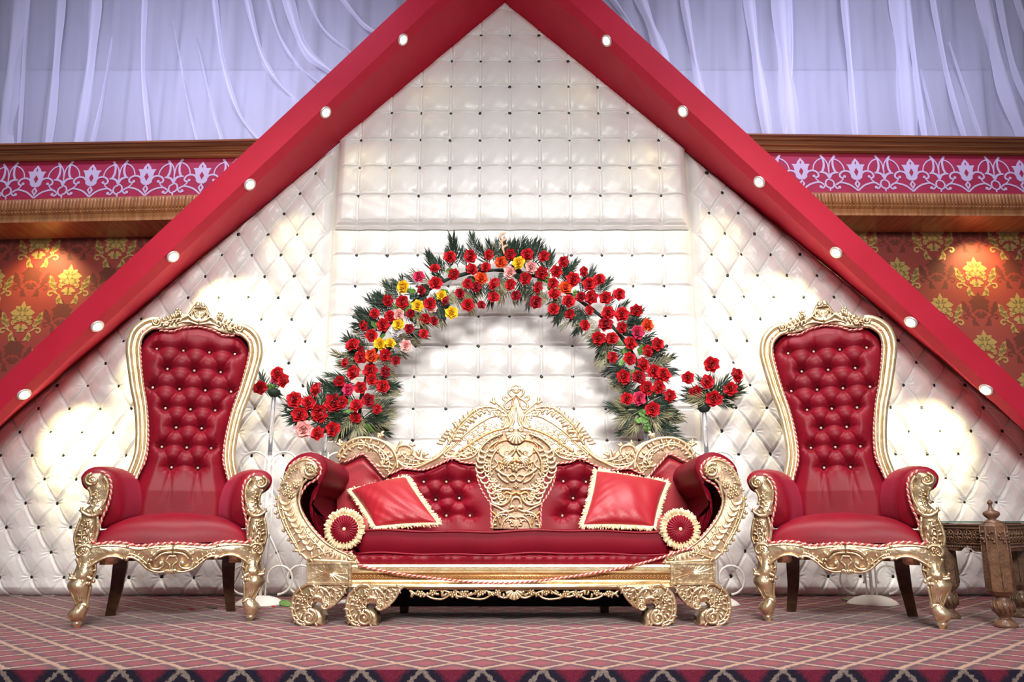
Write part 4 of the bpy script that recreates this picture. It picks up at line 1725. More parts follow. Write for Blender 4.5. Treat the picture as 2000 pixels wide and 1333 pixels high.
# rounded box
nx, nr = 90, 28
rings = []
cyc, czc = (YS - 0.012 + YK - 0.03) / 2, (zt + zb) / 2
hy, hz = (YK - 0.03 - YS + 0.012) / 2, (zt - zb) / 2
for i in range(nx + 1):
    t = i / nx
    x = cx0 + (cx1 - cx0) * t
    e = min(t, 1 - t) * (cx1 - cx0)
    sh = 1 - 0.25 * math.exp(-e / 0.006)
    ring = []
    for k in range(nr):
        a = 2 * PI * k / nr
        ca, sa = math.cos(a), math.sin(a)
        p = 0.14
        y = math.copysign(abs(ca) ** p, ca)
        z = math.copysign(abs(sa) ** p, sa)
        ring.append(Vector((x, cyc + hy * y * (1 - (1 - sh) * 0.3), czc + hz * z * sh + (0.004 * math.sin(x * 7) + 0.003 * math.sin(x * 17)) * (1 if sa > 0 else 0.3))))
    rings.append(ring)
m.loft(rings)
cush = obj('seat_cushion', m, VELD, sofa)
m = MB()
for z in (zt - 0.003, zb + 0.004):
    m.tube([(cx0 + (cx1 - cx0) * i / 60, YS - 0.014, z + 0.004 * math.sin((cx0 + (cx1 - cx0) * i / 60) * 7) + 0.003 * math.sin((cx0 + (cx1 - cx0) * i / 60) * 17)) for i in range(61)], 0.0045, 6)
obj('piping', m, VEL, cush)

# ---- arms
arm_out = [(612, 1098), (592, 1082), (574, 1052), (559, 1020), (550, 985), (548, 958), (551, 935), (558, 911), (571, 896), (588, 886), (606, 883), (624, 888), (636, 900), (640, 916), (634, 932),
           (629, 944), (617, 956), (608, 970), (605, 988), (607, 1008), (617, 1030), (632, 1051), (652, 1069), (680, 1083), (704, 1092), (704, 1098)]
gold_out = [(603, 1097), (586, 1076), (573, 1054), (562, 1034), (552, 1010), (546, 988), (548, 966), (552, 950), (560, 932), (566, 917), (577, 906), (590, 899), (603, 898), (616, 904), (624, 916), (621, 928),
            (612, 937), (602, 938), (595, 934), (594, 944), (588, 956), (581.5, 968), (582.5, 984), (590, 1005), (605, 1029), (624, 1051), (646, 1068), (671, 1080), (694, 1084), (704, 1101), (650, 1102)]
for s in (0, 1):
    m = MB()
    rings = []
    base = cr(arm_out, 3, True)
    cx = 600
    cy = 960
    FF = (lambda f: f) if s == 0 else (lambda f: mirF(f, CXF))
    for y, sh in ((YS - 0.004, 0.93), (YS + 0.004, 0.975), (YS + 0.02, 1.0), (YS + 0.15, 1.0), (YS + 0.3, 1.0), (YS + 0.45, 1.0), (YS + 0.58, 0.99), (YS + 0.60, 0.93)):
        ring = []
        for u, v in base:
            if v < 965:
                u2 = 600 + (u - 600) * sh
                v2 = 925 + (v - 925) * sh
            else:
                u2, v2 = u, v
            q = FF(FS)(u2, v2)     # real profile on the front plane, then carried back unchanged
            t = max(0, (y - YS) / 0.6)
            q.y = y
            # the roll drops and narrows a little to the rear
            if v < 965:
                q.z -= 0.02 * t
            ring.append(q)
        rings.append(ring)
    m.loft(rings)
    obj('rolled_arm', m, VELD, sofa)
    F = FF(FS)
    m = MB()
    m.slab(gold_out, F, -0.0, 0.026, 0.005)
    panel = obj('carved_arm_panel', m, GOLDC, sofa, ang=50)
    m = MB()
    edge_in = [(602, 938), (594, 946), (586, 960), (583.5, 975), (586, 992), (596, 1014), (612, 1036), (632, 1056), (655, 1071), (676, 1081), (692, 1088)]
    edge_out = [(552, 950), (560, 931), (568, 917), (580, 906), (594, 900), (606, 900), (617, 907), (622, 917)]
    edge_out2 = [(547, 968), (546, 988), (552, 1010), (562, 1034), (574, 1055), (588, 1077), (604, 1094)]
    strand(m, F, [(a + 3.5, b + 2) if b > 950 else (a, b) for a, b in edge_in], 2.6, 2.4, 0.028, 7, 4)
    strand(m, F, edge_out, 2.2, 3.0, 0.028, 7, 4)
    strand(m, F, edge_out2, 2.4, 3.2, 0.026, 7, 4)
    volute(m, F, 608, 920, 14, -2.2, 1.5, 3.4, 0.034, 18)
    for k in range(6):
        a = -2.6 + k * 0.5
        strand(m, F, [(608 + math.cos(a) * 4, 920 + math.sin(a) * 4), (608 + math.cos(a + 0.5) * 10, 920 + math.sin(a + 0.5) * 10), (608 + math.cos(a + 0.9) * 16, 920 + math.sin(a + 0.9) * 16)], 1.9, 1.1, 0.036, 6, 3)
    for (x, y, r) in ((566, 956, 9), (582, 948, 8), (572, 968, 8), (560, 964, 6)):
        rosette(m, F, (x, y), r, 6, 0.036)
    # overlapping crescent husks down the arm
    for k in range(9):
        t = k / 8
        bx = 560 + 48 * t ** 1.25
        by = 982 + 88 * t
        rr = 11 - 3 * t
        for q in range(2):
            pts = [(bx - rr, by - 6 - q * 4), (bx - rr * 0.5, by + 3 - q * 3), (bx + rr * 0.4, by + 4 - q * 3), (bx + rr, by - 4 - q * 4)]
            strand(m, F, pts, 2.6, w=0.030 - q * 0.004, n=7, k=4, bulge=True)
    acanthus(m, F, [(590, 1084), (582, 1062), (570, 1040), (560, 1015), (554, 992)], 2.4, 1.6, 6, 12, 0.030, sides=(1, -1))
    acanthus(m, F, [(604, 1092), (622, 1086), (638, 1080), (652, 1078)], 2.4, 1.4, 4, 11, 0.032)
    acanthus(m, F, [(640, 1084), (624, 1066), (608, 1048), (596, 1026)], 2.0, 1.4, 6, 11, 0.030, sides=(1, -1))
    acanthus(m, F, [(556, 948), (564, 930), (576, 918), (590, 914)], 2.0, 1.4, 5, 9, 0.030)
    # leaf tips that stick out beyond the outer edge
    for x, y in ((548, 955), (543, 972), (541, 985), (541, 1000), (546, 1008), (556, 1034), (566, 1052), (578, 1072)):
        lobe(m, F, (x + 7, y - 3), (-0.8, 0.5), 11, 3.0, -1, 0.022)
        q = F(x - 1, y + 3, 0.02)
        m.ball(q, 0.008, 7)
    volute(m, F, 688, 1086, 9, 0, 1.3, 2.6, 0.034)
    strand(m, F, [(612, 1094), (640, 1096), (670, 1097), (700, 1099)], 3.4, 3.0, 0.028, 8, 4)
    for k in range(4):
        lobe(m, F, (648 + k * 9, 1078 + k * 2.5), (0.2, 0.9), 10, 2.4, 1, 0.03)
    obj('arm_carving', m, GOLDL, panel)
    pts = [(566, 914), (580, 902), (597, 895), (612, 897), (625, 907), (629, 918), (626, 930), (616, 940), (604, 946)] 
    pin = [(604, 946), (595, 958), (588, 972), (587, 986), (595, 1006), (610, 1029), (629, 1050), (650, 1066), (674, 1078), (690, 1078)]
    cord_pair(sofa, [F(a, b, 0.022) for a, b in cr(pts[:-1] + pin, 5)], 0.0068)

# ---- tufted back
YU = YK - 0.02
FU = FP(YU)
FK = FP(YK - 0.05)
sec_top = [(757, 928), (775, 921), (784, 916), (799, 916.5), (820, 918.5), (832, 917), (848, 912), (859, 907), (871, 901), (883, 896), (893, 899), (901, 903), (915, 905), (930, 907), (962, 930)]
btn = [(828, 942), (872, 942), (916, 941), (806, 977), (851, 977), (897, 974), (828, 1009), (872, 1008), (918, 1008)]


def back_section(s):
    F = FU if s == 0 else mirF(FU, CXB)
    X = [(F(u, v).x, F(u, v).z) for u, v in btn]
    seams = []
    for i, a in enumerate(btn):
        for j, b in enumerate(btn):
            if j > i and 25 < abs(a[1] - b[1]) < 42 and abs(a[0] - b[0]) < 34:
                seams.append((X[i], X[j]))
    for i, b in enumerate(btn[:3]):
        p = F(b[0], 905)
        seams.append((X[i], (p.x, p.z)))
    RW = rows_of(X)
    m = MB()
    nu, nv = 84, 70

    def P(i, j):
        u = 757 + (964 - 757) * i / nu
        tv = lerp_tab([(a, b) for a, b in sec_top], u)[0]
        t = j / nv
        v = 1060 + (tv - 1060) * t
        p = F(u, v)
        e = min(1, (v - tv) / 14) ** 0.5 if v > tv else 0
        e *= min(1, (u - 757) / 12 + 0.01) ** 0.5
        h = tuft_field(p.x, p.z, X, 0, 0.036, 0.030) + row_fold(p.x, p.z, RW, 0.020, 0.018)
        for a_, b_ in seams:
            dd, t_ = seg_d(p.x, p.z, a_, b_)
            h -= 0.006 * math.exp(-(dd / 0.006) ** 2) + 0.005 * math.exp(-(dd / 0.018) ** 2)
        p.y -= 0.056 * e + h * e
        return p
    m.grid(P, nu, nv)
    b = obj('tufted_back', m, VEL, sofa)
    bme = bpy.data.meshes['pearl_button']
    for x, z in X:
        o = bpy.data.objects.new('pearl_button', bme)
        C.objects.link(o)
        o.parent = b
        o.location = (x, YU - YS - 0.010, z)
    m = MB()
    side = [(664, 905), (675, 902), (685, 898), (697, 891.5), (710.5, 888), (724, 902), (736, 915.5), (745, 927), (757, 934), (775, 944)]

    def P2(i, j):
        u = 660 + (790 - 660) * i / 40
        tv = lerp_tab(side, u)[0]
        v = 1060 + (tv - 1060) * j / 24
        p = F(u, v)
        e = min(1, (v - tv) / 12) ** 0.5 if v > tv else 0
        d = math.hypot(u - 735, (v - 938) * 1.3)
        p.y -= 0.040 * e - 0.025 * math.exp(-(d / 10) ** 1.2) - 0.012
        return p
    m.grid(P2, 40, 24)
    obj('back_wing', m, SAT, sofa)
    cp = [(672, 903), (685, 898), (697, 891.5), (710.5, 888), (724, 902), (736, 915.5), (746, 928), (752, 934)]
    G = FP(YK - 0.075) if s == 0 else mirF(FP(YK - 0.075), CXB)
    cord_pair(sofa, [G(a, b_) for a, b_ in cr(cp, 5)], 0.0065)
    cp = sec_top[:-2] + [(930, 907), (931, 922), (934, 940), (941, 958), (951, 975), (958, 987), (960, 1032)]
    cord_pair(sofa, [G(a, b_) for a, b_ in cr(cp, 5)], 0.0065)


back_section(0)
back_section(1)
m = MB()
m.slab([(664, 1060), (664, 905), (710, 893), (745, 930), (800, 922), (883, 900), (930, 908), (1008, 900), (1086, 908), (1133, 900), (1216, 922), (1271, 930), (1306, 893), (1352, 905), (1352, 1060)], FP(YK + 0.02), -0.05, 0.0)
obj('back_board', m, VELD, sofa, smooth=False)

# ---- crest plates (solid, darkened gold) and open carving (gold)
def copper(F, pts, *a):
    mm = MB()
    strand(mm, F, pts, *a)
    obj('copper_stem', mm, GOLDD, sofa)


plates = MB()
carv = MB()
for s in (0, 1):
    F = FK if s == 0 else mirF(FK, CXB)
    left_plate = [(664, 905), (658, 893), (667, 877), (685, 862), (700, 857), (724, 857), (745, 859), (760, 864), (775, 873), (800, 873), (812, 884), (822, 893), (840, 896), (860, 886), (876, 870), (884, 882),
                  (893, 886), (910, 878), (926, 872), (935, 885), (932, 905), (915, 906), (901, 904), (883, 896), (859, 908), (832, 918), (799, 917), (784, 916), (770, 922), (756, 934), (745, 928), (736, 916), (724, 902),
                  (710, 888), (697, 892), (685, 899)]
    plates.slab(left_plate, F, -0.015, 0.012, 0.003)
    # big sweeping stems
    for pts, r0, r1 in (([(660, 895), (668, 878), (684, 864), (704, 857), (730, 858), (752, 866), (768, 880), (776, 898), (777, 916)], 3.2, 3.6),
                        ([(662, 903), (676, 882), (700, 870), (722, 874), (740, 886), (748, 902), (744, 912), (735, 908)], 2.6, 2.4),
                        ([(705, 860), (713, 868), (708, 878), (700, 875)], 2.6, 2.0),
                        ([(775, 885), (780, 873), (795, 871), (805, 878), (803, 888), (795, 890)], 3.0, 2.6),
                        ([(777, 900), (790, 912), (812, 914), (836, 904), (858, 892), (878, 872)], 3.0, 3.0),
                        ([(778, 888), (776, 902), (768, 918), (758, 930)], 2.6, 2.0),
                        ([(806, 888), (820, 898), (842, 899), (860, 888), (876, 868), (886, 850)], 2.6, 2.6),
                        # outer leafy arch up to the ribbon
                        ([(876, 870), (884, 850), (896, 832), (912, 816), (930, 801), (950, 796), (970, 799), (986, 808), (993, 818)], 3.2, 3.0),
                        ([(866, 888), (886, 872), (910, 848), (937, 828), (962, 815), (984, 813), (994, 820), (993, 832), (985, 838)], 2.4, 2.6),
                        ([(964, 784), (972, 790), (984, 800), (994, 808)], 2.2, 2.8),
                        ([(956, 812), (960, 802), (970, 803), (972, 810)], 2.4, 2.0),
                        ([(866, 884), (872, 892), (884, 892), (898, 884)], 2.4, 2.4),
                        ([(885, 896), (905, 898), (925, 892), (936, 878)], 2.4, 2.2),
                        ([(894, 894), (900, 886), (914, 886), (922, 878), (920, 866)], 2.0, 2.0)):
        strand(carv, F, pts, r0, r1, 0.018, 8, 5)
    copper(F, [(896, 884), (914, 872), (930, 861), (953, 848), (972, 841), (986, 839)], 2.6, 2.6, 0.020, 8, 5)
    copper(F, [(974, 886), (966, 876), (972, 866), (986, 861), (1000, 860)], 2.2, 2.2, 0.020, 8, 5)
    copper(F, [(975, 903), (985, 906), (996, 903), (1008, 900)], 2.6, 3.6, 0.024, 8, 5)
    copper(F, [(982, 918), (978, 908), (988, 906)], 2.6, 2.0, 0.020, 7, 4)
    copper(F, [(982, 968), (990, 962), (1000, 966), (1008, 962)], 2.2, 3.0, 0.022, 7, 4)
    copper(F, [(961, 1000), (972, 1010), (977, 1025)], 2.8, 1.6, 0.020, 7, 4)
    # leaflets on the outer arch
    acanthus(carv, F, [(878, 868), (886, 848), (900, 828), (918, 811), (938, 799)], 1.8, 1.2, 9, 14, 0.020, sides=(1,), spr=-0.9)
    acanthus(carv, F, [(880, 866), (890, 846), (904, 830), (922, 815), (944, 803), (964, 802)], 1.8, 1.2, 9, 11, 0.020, sides=(1,), spr=0.9)
    acanthus(carv, F, [(872, 888), (890, 872), (912, 852), (940, 834), (966, 824)], 1.6, 1.0, 8, 9, 0.018, sides=(1, -1))
    acanthus(carv, F, [(905, 893), (925, 884), (945, 868), (962, 852), (974, 846)], 1.8, 1.2, 6, 9, 0.018)
    acanthus(carv, F, [(884, 862), (894, 842), (910, 824), (930, 808), (954, 800)], 2.0, 1.4, 11, 17, 0.022, sides=(1, -1))
    acanthus(carv, F, [(912, 868), (930, 852), (950, 840), (972, 832)], 1.6, 1.2, 6, 11, 0.02)
    acanthus(carv, F, [(962, 806), (976, 808), (986, 818), (984, 830)], 1.8, 1.2, 5, 11, 0.022)
    acanthus(carv, F, [(896, 890), (914, 880), (934, 866), (956, 856), (980, 850)], 2.0, 1.4, 9, 12, 0.02)
    for k in range(5):
        lobe(carv, F, (884 - k * 4.5, 846 + k * 6), (-0.75, -0.55), 13, 3.2, -1, 0.02)
    # left plate carving
    acanthus(carv, F, [(664, 896), (676, 880), (694, 868), (716, 866)], 2.0, 1.4, 6, 11, 0.022)
    acanthus(carv, F, [(716, 868), (738, 874), (756, 890), (762, 908), (758, 922)], 2.2, 1.6, 8, 13, 0.022)
    acanthus(carv, F, [(745, 914), (752, 902), (750, 890), (742, 880)], 1.8, 1.2, 4, 10, 0.024)
    acanthus(carv, F, [(782, 904), (798, 908), (818, 908), (838, 900), (856, 888)], 1.8, 1.2, 7, 9, 0.022)
    acanthus(carv, F, [(784, 884), (792, 894), (806, 900), (820, 902)], 1.8, 1.2, 4, 9, 0.022)
    acanthus(carv, F, [(868, 896), (890, 893), (915, 888), (932, 880)], 1.8, 1.2, 6, 9, 0.022)
    for tip, d in (((745, 858), (-0.1, -1)), ((738, 860), (0.5, -0.9)), ((778, 872), (0.8, -0.6)), ((668, 874), (-0.6, -0.8)), ((800, 874), (0.6, -0.5)), ((820, 892), (-0.2, -0.9)), ((826, 894), (0.5, -0.7)), ((968, 792), (-0.6, -0.8))):
        lobe(carv, F, tip, d, 15, 3.4, 1, 0.018)
        lobe(carv, F, tip, d, 12, 3.0, -1, 0.02)
    volute(carv, F, 668, 866, 5.5, 0, 1.2, 2.0, 0.02)
    # ribbon bow + curls at the top
    strand(carv, F, [(1008, 772), (1000, 776), (994, 770), (996, 763), (1004, 762), (1008, 770)], 2.6, 2.6, 0.024, 8, 4)
    strand(carv, F, [(1008, 754), (1002, 757), (1001, 764), (1008, 770)], 2.2, 2.2, 0.022, 8, 4)
    strand(carv, F, [(1008, 772), (1000, 780), (992, 785), (986, 792), (988, 800), (995, 800), (997, 794)], 2.8, 2.2, 0.024, 8, 4)
    strand(carv, F, [(992, 779), (986, 775), (983, 781), (989, 785)], 2.4, 2.2, 0.02, 8, 4)
    copper(F, [(1008, 774), (1002, 784), (1000, 796)], 2.2, 1.6, 0.022, 7, 4)
    # shaft of plumes and scrolls beside the shell
    for k in range(5):
        strand(carv, F, [(1007 - k * 1.6, 794 + k * 1.0), (1004 - k * 2.6, 812), (1003 - k * 4.2, 826), (998 - k * 4.6, 836)], 2.2, 2.6, 0.028 - k * 0.002, 7, 4)
    strand(carv, F, [(992, 812), (997, 824), (993, 834), (984, 838)], 3.0, 3.6, 0.026, 8, 4)
shell(carv, FK, (1008, 846), 23, 0.25, PI - 0.25, 9, 0.030)
volute(carv, FK, 999, 841, 5.5, 0, -1.2, 2.2, 0.036)
volute(carv, FK, 1017, 841, 5.5, PI, 1.2, 2.2, 0.036)
# ---- medallion
med = [(962, 850), (975, 845), (990, 842), (1008, 840)]
mo = [(931, 900), (933, 886), (940, 872), (950, 860), (964, 850), (984, 843), (1008, 840)]
mi = [(932, 912), (935, 936), (942, 956), (952, 974), (960, 988), (961, 1008), (960, 1034)]
ol = mo + [(2 * CXB - a, b) for a, b in mo[::-1][1:]] + [(2 * CXB - a, b) for a, b in mi] + mi[::-1]
plates.slab(ol, FP(YK - 0.045), -0.03, 0.016, 0.004)
obj('carved_crest', plates, GOLDC, sofa, ang=50)
for s in (0, 1):
    F = FP(YK - 0.062) if s == 0 else mirF(FP(YK - 0.062), CXB)
    # nested husks down the flank
    for k in range(11):
        t = k / 10
        y = 880 + 100 * t
        x = 944 - 9 * math.sin(PI * min(1, t * 1.35)) + 26 * max(0, t - 0.45) ** 1.1 * 1.6
        strand(carv, F, [(x - 6, y - 6), (x - 3, y + 3), (x + 6, y + 5), (x + 12, y - 2)], 2.8, w=0.014, n=7, k=4, bulge=True)
        strand(carv, F, [(x + 9, y - 8), (x + 12, y), (x + 19, y + 2), (x + 25, y - 5)], 2.5, w=0.012, n=7, k=4, bulge=True)
    for pts, r0, r1 in (([(934, 905), (936, 884), (946, 868), (962, 856), (982, 848)], 2.2, 2.2), ([(946, 908), (948, 888), (958, 872), (974, 862)], 2.2, 2.0),
                        ([(958, 930), (958, 905), (964, 888), (974, 876)], 2.2, 2.2), ([(961, 915), (968, 912), (972, 905), (966, 897)], 2.4, 2.0),
                        ([(1008, 872), (1004, 884), (996, 892), (984, 892), (976, 886)], 3.0, 2.0), ([(1008, 876), (1000, 880), (994, 886)], 2.0, 1.6),
                        ([(968, 916), (978, 924), (990, 930), (1000, 928)], 3.2, 2.0), ([(972, 926), (982, 938), (994, 944)], 2.6, 2.0),
                        ([(990, 930), (998, 940), (1006, 938), (1006, 930), (998, 926)], 2.4, 2.0), ([(965, 962), (976, 958), (988, 956), (1000, 958)], 2.4, 2.0),
                        ([(998, 968), (994, 978), (984, 986), (972, 986), (960, 980)], 3.0, 2.4), ([(1008, 972), (1002, 974), (998, 984), (1000, 992)], 2.6, 2.0),
                        ([(1004, 996), (990, 1000), (978, 994), (966, 988), (957, 984)], 2.2, 2.2), ([(962, 1034), (964, 1018), (974, 1004), (988, 1000)], 2.4, 2.2),
                        ([(978, 1034), (984, 1018), (996, 1010), (1006, 1012)], 2.2, 2.0)):
        strand(carv, F, pts, r0, r1, 0.014, 7, 4)
    volute(carv, F, 978, 970, 8, 0, 1.3, 2.2, 0.014)
    volute(carv, F, 990, 886, 6, 0, -1.2, 2.0, 0.014)
    rosette(carv, F, (965, 965), 6, 5, 0.016)
    acanthus(carv, F, [(962, 1030), (966, 1014), (978, 1006), (992, 1006)], 1.6, 1.0, 5, 8, 0.014)
    acanthus(carv, F, [(1006, 1032), (1000, 1020), (990, 1016)], 1.4, 1.0, 3, 8, 0.014)
    acanthus(carv, F, [(955, 945), (964, 958), (978, 968), (994, 974)], 1.6, 1.0, 6, 9, 0.012)
    acanthus(carv, F, [(953, 900), (955, 920), (962, 940), (974, 952), (990, 956)], 1.8, 1.2, 8, 10, 0.012)
    acanthus(carv, F, [(1000, 915), (990, 912), (980, 916), (972, 922)], 1.6, 1.0, 3, 8, 0.014)
    for k in range(4):
        lobe(carv, F, (1007, 998 - k * 2), (-math.sin(0.2 + k * 0.35), -math.cos(0.2 + k * 0.35)), 13, 2.4, -1, 0.018)
    for k in range(4):
        lobe(carv, F, (1004, 896), (-math.sin(1.0 + k * 0.3), math.cos(1.0 + k * 0.3) * 0.8), 24, 3.0, -1, 0.018)
rosette(carv, FP(YK - 0.062), (1007, 913), 10, 6, 0.022)
rosette(carv, FP(YK - 0.062), (1008, 950), 6, 5, 0.016)
obj('crest_carving', carv, GOLDL, sofa)
# ---- draped cord across the rail
pts = [(702, 1103), (735, 1111), (770, 1118), (810, 1124), (860, 1130), (920, 1136), (975, 1138), (1030, 1136), (1090, 1129), (1150, 1120), (1210, 1109), (1260, 1097), (1300, 1085), (1325, 1076), (1350, 1070)]
P3 = []
for i, p in enumerate(cr(pts, 6)):
    P3.append(FS(p[0], p[1], 0.045))
cord_pair(sofa, P3, 0.0062, 'draped_cord')

# ================================================================== loose cushions
def pillow(label, cs, y0, y1, fr_w=0.028, name='square_cushion'):
    """cs: TL, TR, BR, BL measured corners; y0 depth at the top, y1 at the bottom"""
    P4 = [W(*cs[0], y0), W(*cs[1], y0), W(*cs[2], y1), W(*cs[3], y1)]
    c = sum(P4, Vector()) / 4
    root = thing(name, label, 'cushion', tuple(c), 'fringed square cushions on the sofa')
    ex = (P4[1] - P4[0]).normalized()
    ey = (P4[0] - P4[3]).normalized()
    nr = ex.cross(ey).normalized()
    if nr.y > 0:
        nr = -nr
    m = MB()
    N = 34
    ins = 0.10

    def base(a, b):
        # pinched edges, corners a touch longer
        k = 0.94 + 0.06 * (abs(a * b)) ** 2
        a2, b2 = a * (0.93 + 0.05 * b * b), b * (0.93 + 0.05 * a * a)
        u, v = (a2 + 1) / 2, (b2 + 1) / 2
        return (P4[3] * (1 - u) + P4[2] * u) * (1 - v) + (P4[0] * (1 - u) + P4[1] * u) * v

    def side(sg):
        def P(i, j):
            a = math.sin((i / N - 0.5) * PI)
            b = math.sin((j / N - 0.5) * PI)
            p = base(a, b)
            h = 0.080 * max(0, (1 - a ** 2) * (1 - b ** 2)) ** 0.42
            h += 0.0045 * math.sin(9 * a + 4 * b + sg) * (1 - a * a) * (1 - b * b) + 0.004 * math.sin(16 * (a + b)) * (1 - a * a) * math.exp(-((b + 0.75) / 0.3) ** 2) + 0.003 * math.sin(18 * (a - b)) * math.exp(-((a + 0.7) / 0.3) ** 2) * (1 - b * b)
            return p + nr * (h * sg)
        return P
    m.grid(side(1), N, N)
    m.grid(side(-0.6), N, N)
    obj('cushion_cover', m, SAT, root)
    m = MB()
    ring = []
    for q in range(4):
        for i in range(50):
            t = -1 + 2 * i / 50
            a, b = [(t, 1), (1, -t), (-t, -1), (-1, t)][q]
            ring.append((base(a, b), a, b))
    n = len(ring)
    for i in range(n):
        p, a, b = ring[i]
        p2 = ring[(i + 1) % n][0]
        out = (p - c)
        out = (ex * (a if abs(a) > 0.995 else a * 0.25) + ey * (b if abs(b) > 0.995 else b * 0.25)).normalized()
        for q in range(2):
            s_ = p.lerp(p2, R.random())
            d = (out + ex * R.uniform(-0.25, 0.25) + ey * R.uniform(-0.25, 0.25) + nr * R.uniform(-0.35, 0.35)).normalized()
            L = fr_w * R.uniform(0.75, 1.15)
            m.tube([s_ - out * 0.004, s_ + d * L * 0.5 + nr * 0.002, s_ + d * L], [0.0042, 0.0050, 0.0030], 5)
    m.tube([r[0] for r in ring], 0.0055, 6, closed=True)
    tag(obj('fringe', m, FRINGE, root), kind='stuff')
    return root


pillow('tilted scarlet cushion with cream fringe leaning at the left end of the sofa', [(684, 959), (793, 932), (857, 1024), (733, 1031)], 4.50, 4.24)
pillow('upright scarlet cushion with cream fringe leaning at the right end of the sofa', [(1164, 920), (1304, 943), (1278, 1031), (1137, 1028)], 4.50, 4.24)


def bolster(label, cx, cy, s):
    y0, y1 = 3.99, 4.42
    c = W(cx, cy, y0)
    r = 26.5 * SC(cy, y0)
    root = thing('bolster', label, 'cushion', tuple(c), 'round bolsters on the sofa')
    m = MB()
    m.lathe([(r * 0.02, 0.012), (r * 0.5, 0.0), (r * 0.9, 0.004), (r, 0.014), (r * 1.03, 0.06), (r * 1.08, 0.2), (r * 1.03, 0.38), (r, 0.42), (r * 0.5, 0.43), (0.001, 0.43)], c, 28, 'y')
    obj('bolster_body', m, SAT, root)
    m = MB()
    n = 26
    for i in range(n):
        a = 2 * PI * i / n
        pts = []
        for t in (0.08, 0.3, 0.6, 0.9, 1.0):
            pts.append(c + Vector((math.cos(a) * r * t, -0.010 - 0.010 * math.sin(PI * t) + 0.006 * t, math.sin(a) * r * t)))
        m.tube(pts, [0.0012, 0.0035, 0.0062, 0.0075, 0.006], 6)
    obj('gathered_end', m, VEL, root)
    m = MB()
    m.ball(c + Vector((0, -0.014, 0)), 0.010, 8, (1, 0.6, 1))
    obj('end_button', m, FRINGE, root)
    m = MB()
    for i in range(150):
        a = 2 * PI * i / 150
        L = 0.030 * R.uniform(0.8, 1.25)
        d = Vector((math.cos(a), R.uniform(-0.5, 0.25), math.sin(a)))
        st = c + Vector((math.cos(a) * r, 0.004, math.sin(a) * r))
        m.tube([st, st + d * L * 0.6 + Vector((R.uniform(-1, 1) * 0.003, -0.003, 0)), st + d * L], [0.004, 0.0055, 0.0035], 5)
    m.tube([c + Vector((math.cos(2 * PI * i / 40) * r, -0.002, math.sin(2 * PI * i / 40) * r)) for i in range(40)], 0.0055, 6, closed=True)
    tag(obj('fringe', m, FRINGE, root), kind='stuff')


bolster('round crimson bolster with cream fringe beside the left sofa arm', 673, 1034, 1)
bolster('round crimson bolster with cream fringe beside the right sofa arm', 1328, 1034, -1)
# ================================================================== FLOWERS
def rose_mesh(name, m, seed, r=0.0405):
    rr = random.Random(seed)
    mb = MB()

    def petal(a, tilt, L, wd, cup, base):
        ca, sa = math.cos(a), math.sin(a)
        ct, st = math.cos(tilt), math.sin(tilt)
        nu, nv = 4, 4
        ph = rr.uniform(0, 6)

        def P(i, j):
            u = -1 + 2 * i / nu
            v = j / nv
            w = wd * math.sin(PI * min(1, 0.15 + 0.72 * v)) ** 0.8
            x = u * w
            o = L * v
            rise = cup * (u * u) * v + 0.10 * L * math.sin(3 * u + ph) * v * v
            curl = -0.35 * L * max(0, v - 0.6) ** 1.5
            # local: outwards o, up
            rad = o * st + base + curl * -0.6 * ct
            up = o * ct + curl * st * 1.0
            px = rad * ca - x * sa - rise * 0.5 * ca
            pz = rad * sa + x * ca - rise * 0.5 * sa
            return Vector((px * r, -up * r - rise * r * 0.4, pz * r))
        mb.grid(P, nu, nv)
    for k in range(3):
        petal(k * 2.1 + rr.random(), 0.15, 0.75, 0.30, 0.5, 0.05)
    for k in range(4):
        petal(k * 1.57 + rr.random() * 0.5, 0.45, 0.85, 0.42, 0.45, 0.10)
    for k in range(5):
        petal(k * 1.257 + rr.random() * 0.4, 0.85, 0.98, 0.52, 0.35, 0.12)
    for k in range(6):
        petal(k * 1.047 + rr.random() * 0.4, 1.25, 1.06, 0.58, 0.25, 0.12)
    mb.ball((0, 0.1 * r, 0), 0.35 * r, 8)
    me = bpy.data.meshes.new(name)
    me.from_pydata([tuple(v) for v in mb.v], [], mb.f)
    me.polygons.foreach_set('use_smooth', [True] * len(me.polygons))
    me.materials.append(m)
    return me


def petal_mat(name, c, c2):
    return mat(name, c, 0.55, sheen=0.2, sheent=(1, 0.6, 0.6), spec=0.3, noise=(30, c2, 0.8))


PM = {'R': petal_mat('red_petal', (0.62, 0.009, 0.018), (0.40, 0.004, 0.012)),
      'D': petal_mat('dark_red_petal', (0.42, 0.006, 0.02), (0.28, 0.003, 0.012)),
      'O': petal_mat('orange_petal', (0.78, 0.10, 0.015), (0.65, 0.04, 0.01)),
      'Y': petal_mat('yellow_petal', (0.88, 0.62, 0.02), (0.80, 0.45, 0.01)),
      'P': petal_mat('pale_pink_petal', (0.86, 0.42, 0.42), (0.88, 0.60, 0.52)),
      'K': petal_mat('hot_pink_petal', (0.70, 0.04, 0.13), (0.55, 0.02, 0.08)),
      'W': petal_mat('white_petal', (0.86, 0.84, 0.84), (0.7, 0.7, 0.72))}
ROSES = {k: [rose_mesh('rose_' + k, m, q * 7 + 3) for q in range(4 if k == 'R' else 2)] for k, m in PM.items()}
CLAB = {'R': None, 'D': 'darker red rose', 'O': 'orange rose', 'Y': 'yellow rose', 'P': 'pale pink rose', 'K': 'hot pink rose', 'W': 'white flower'}
LEAFD = mat('dark_palm_leaf', (0.012, 0.032, 0.022), 0.45, spec=0.35, noise=(20, (0.03, 0.055, 0.03), 0.8))
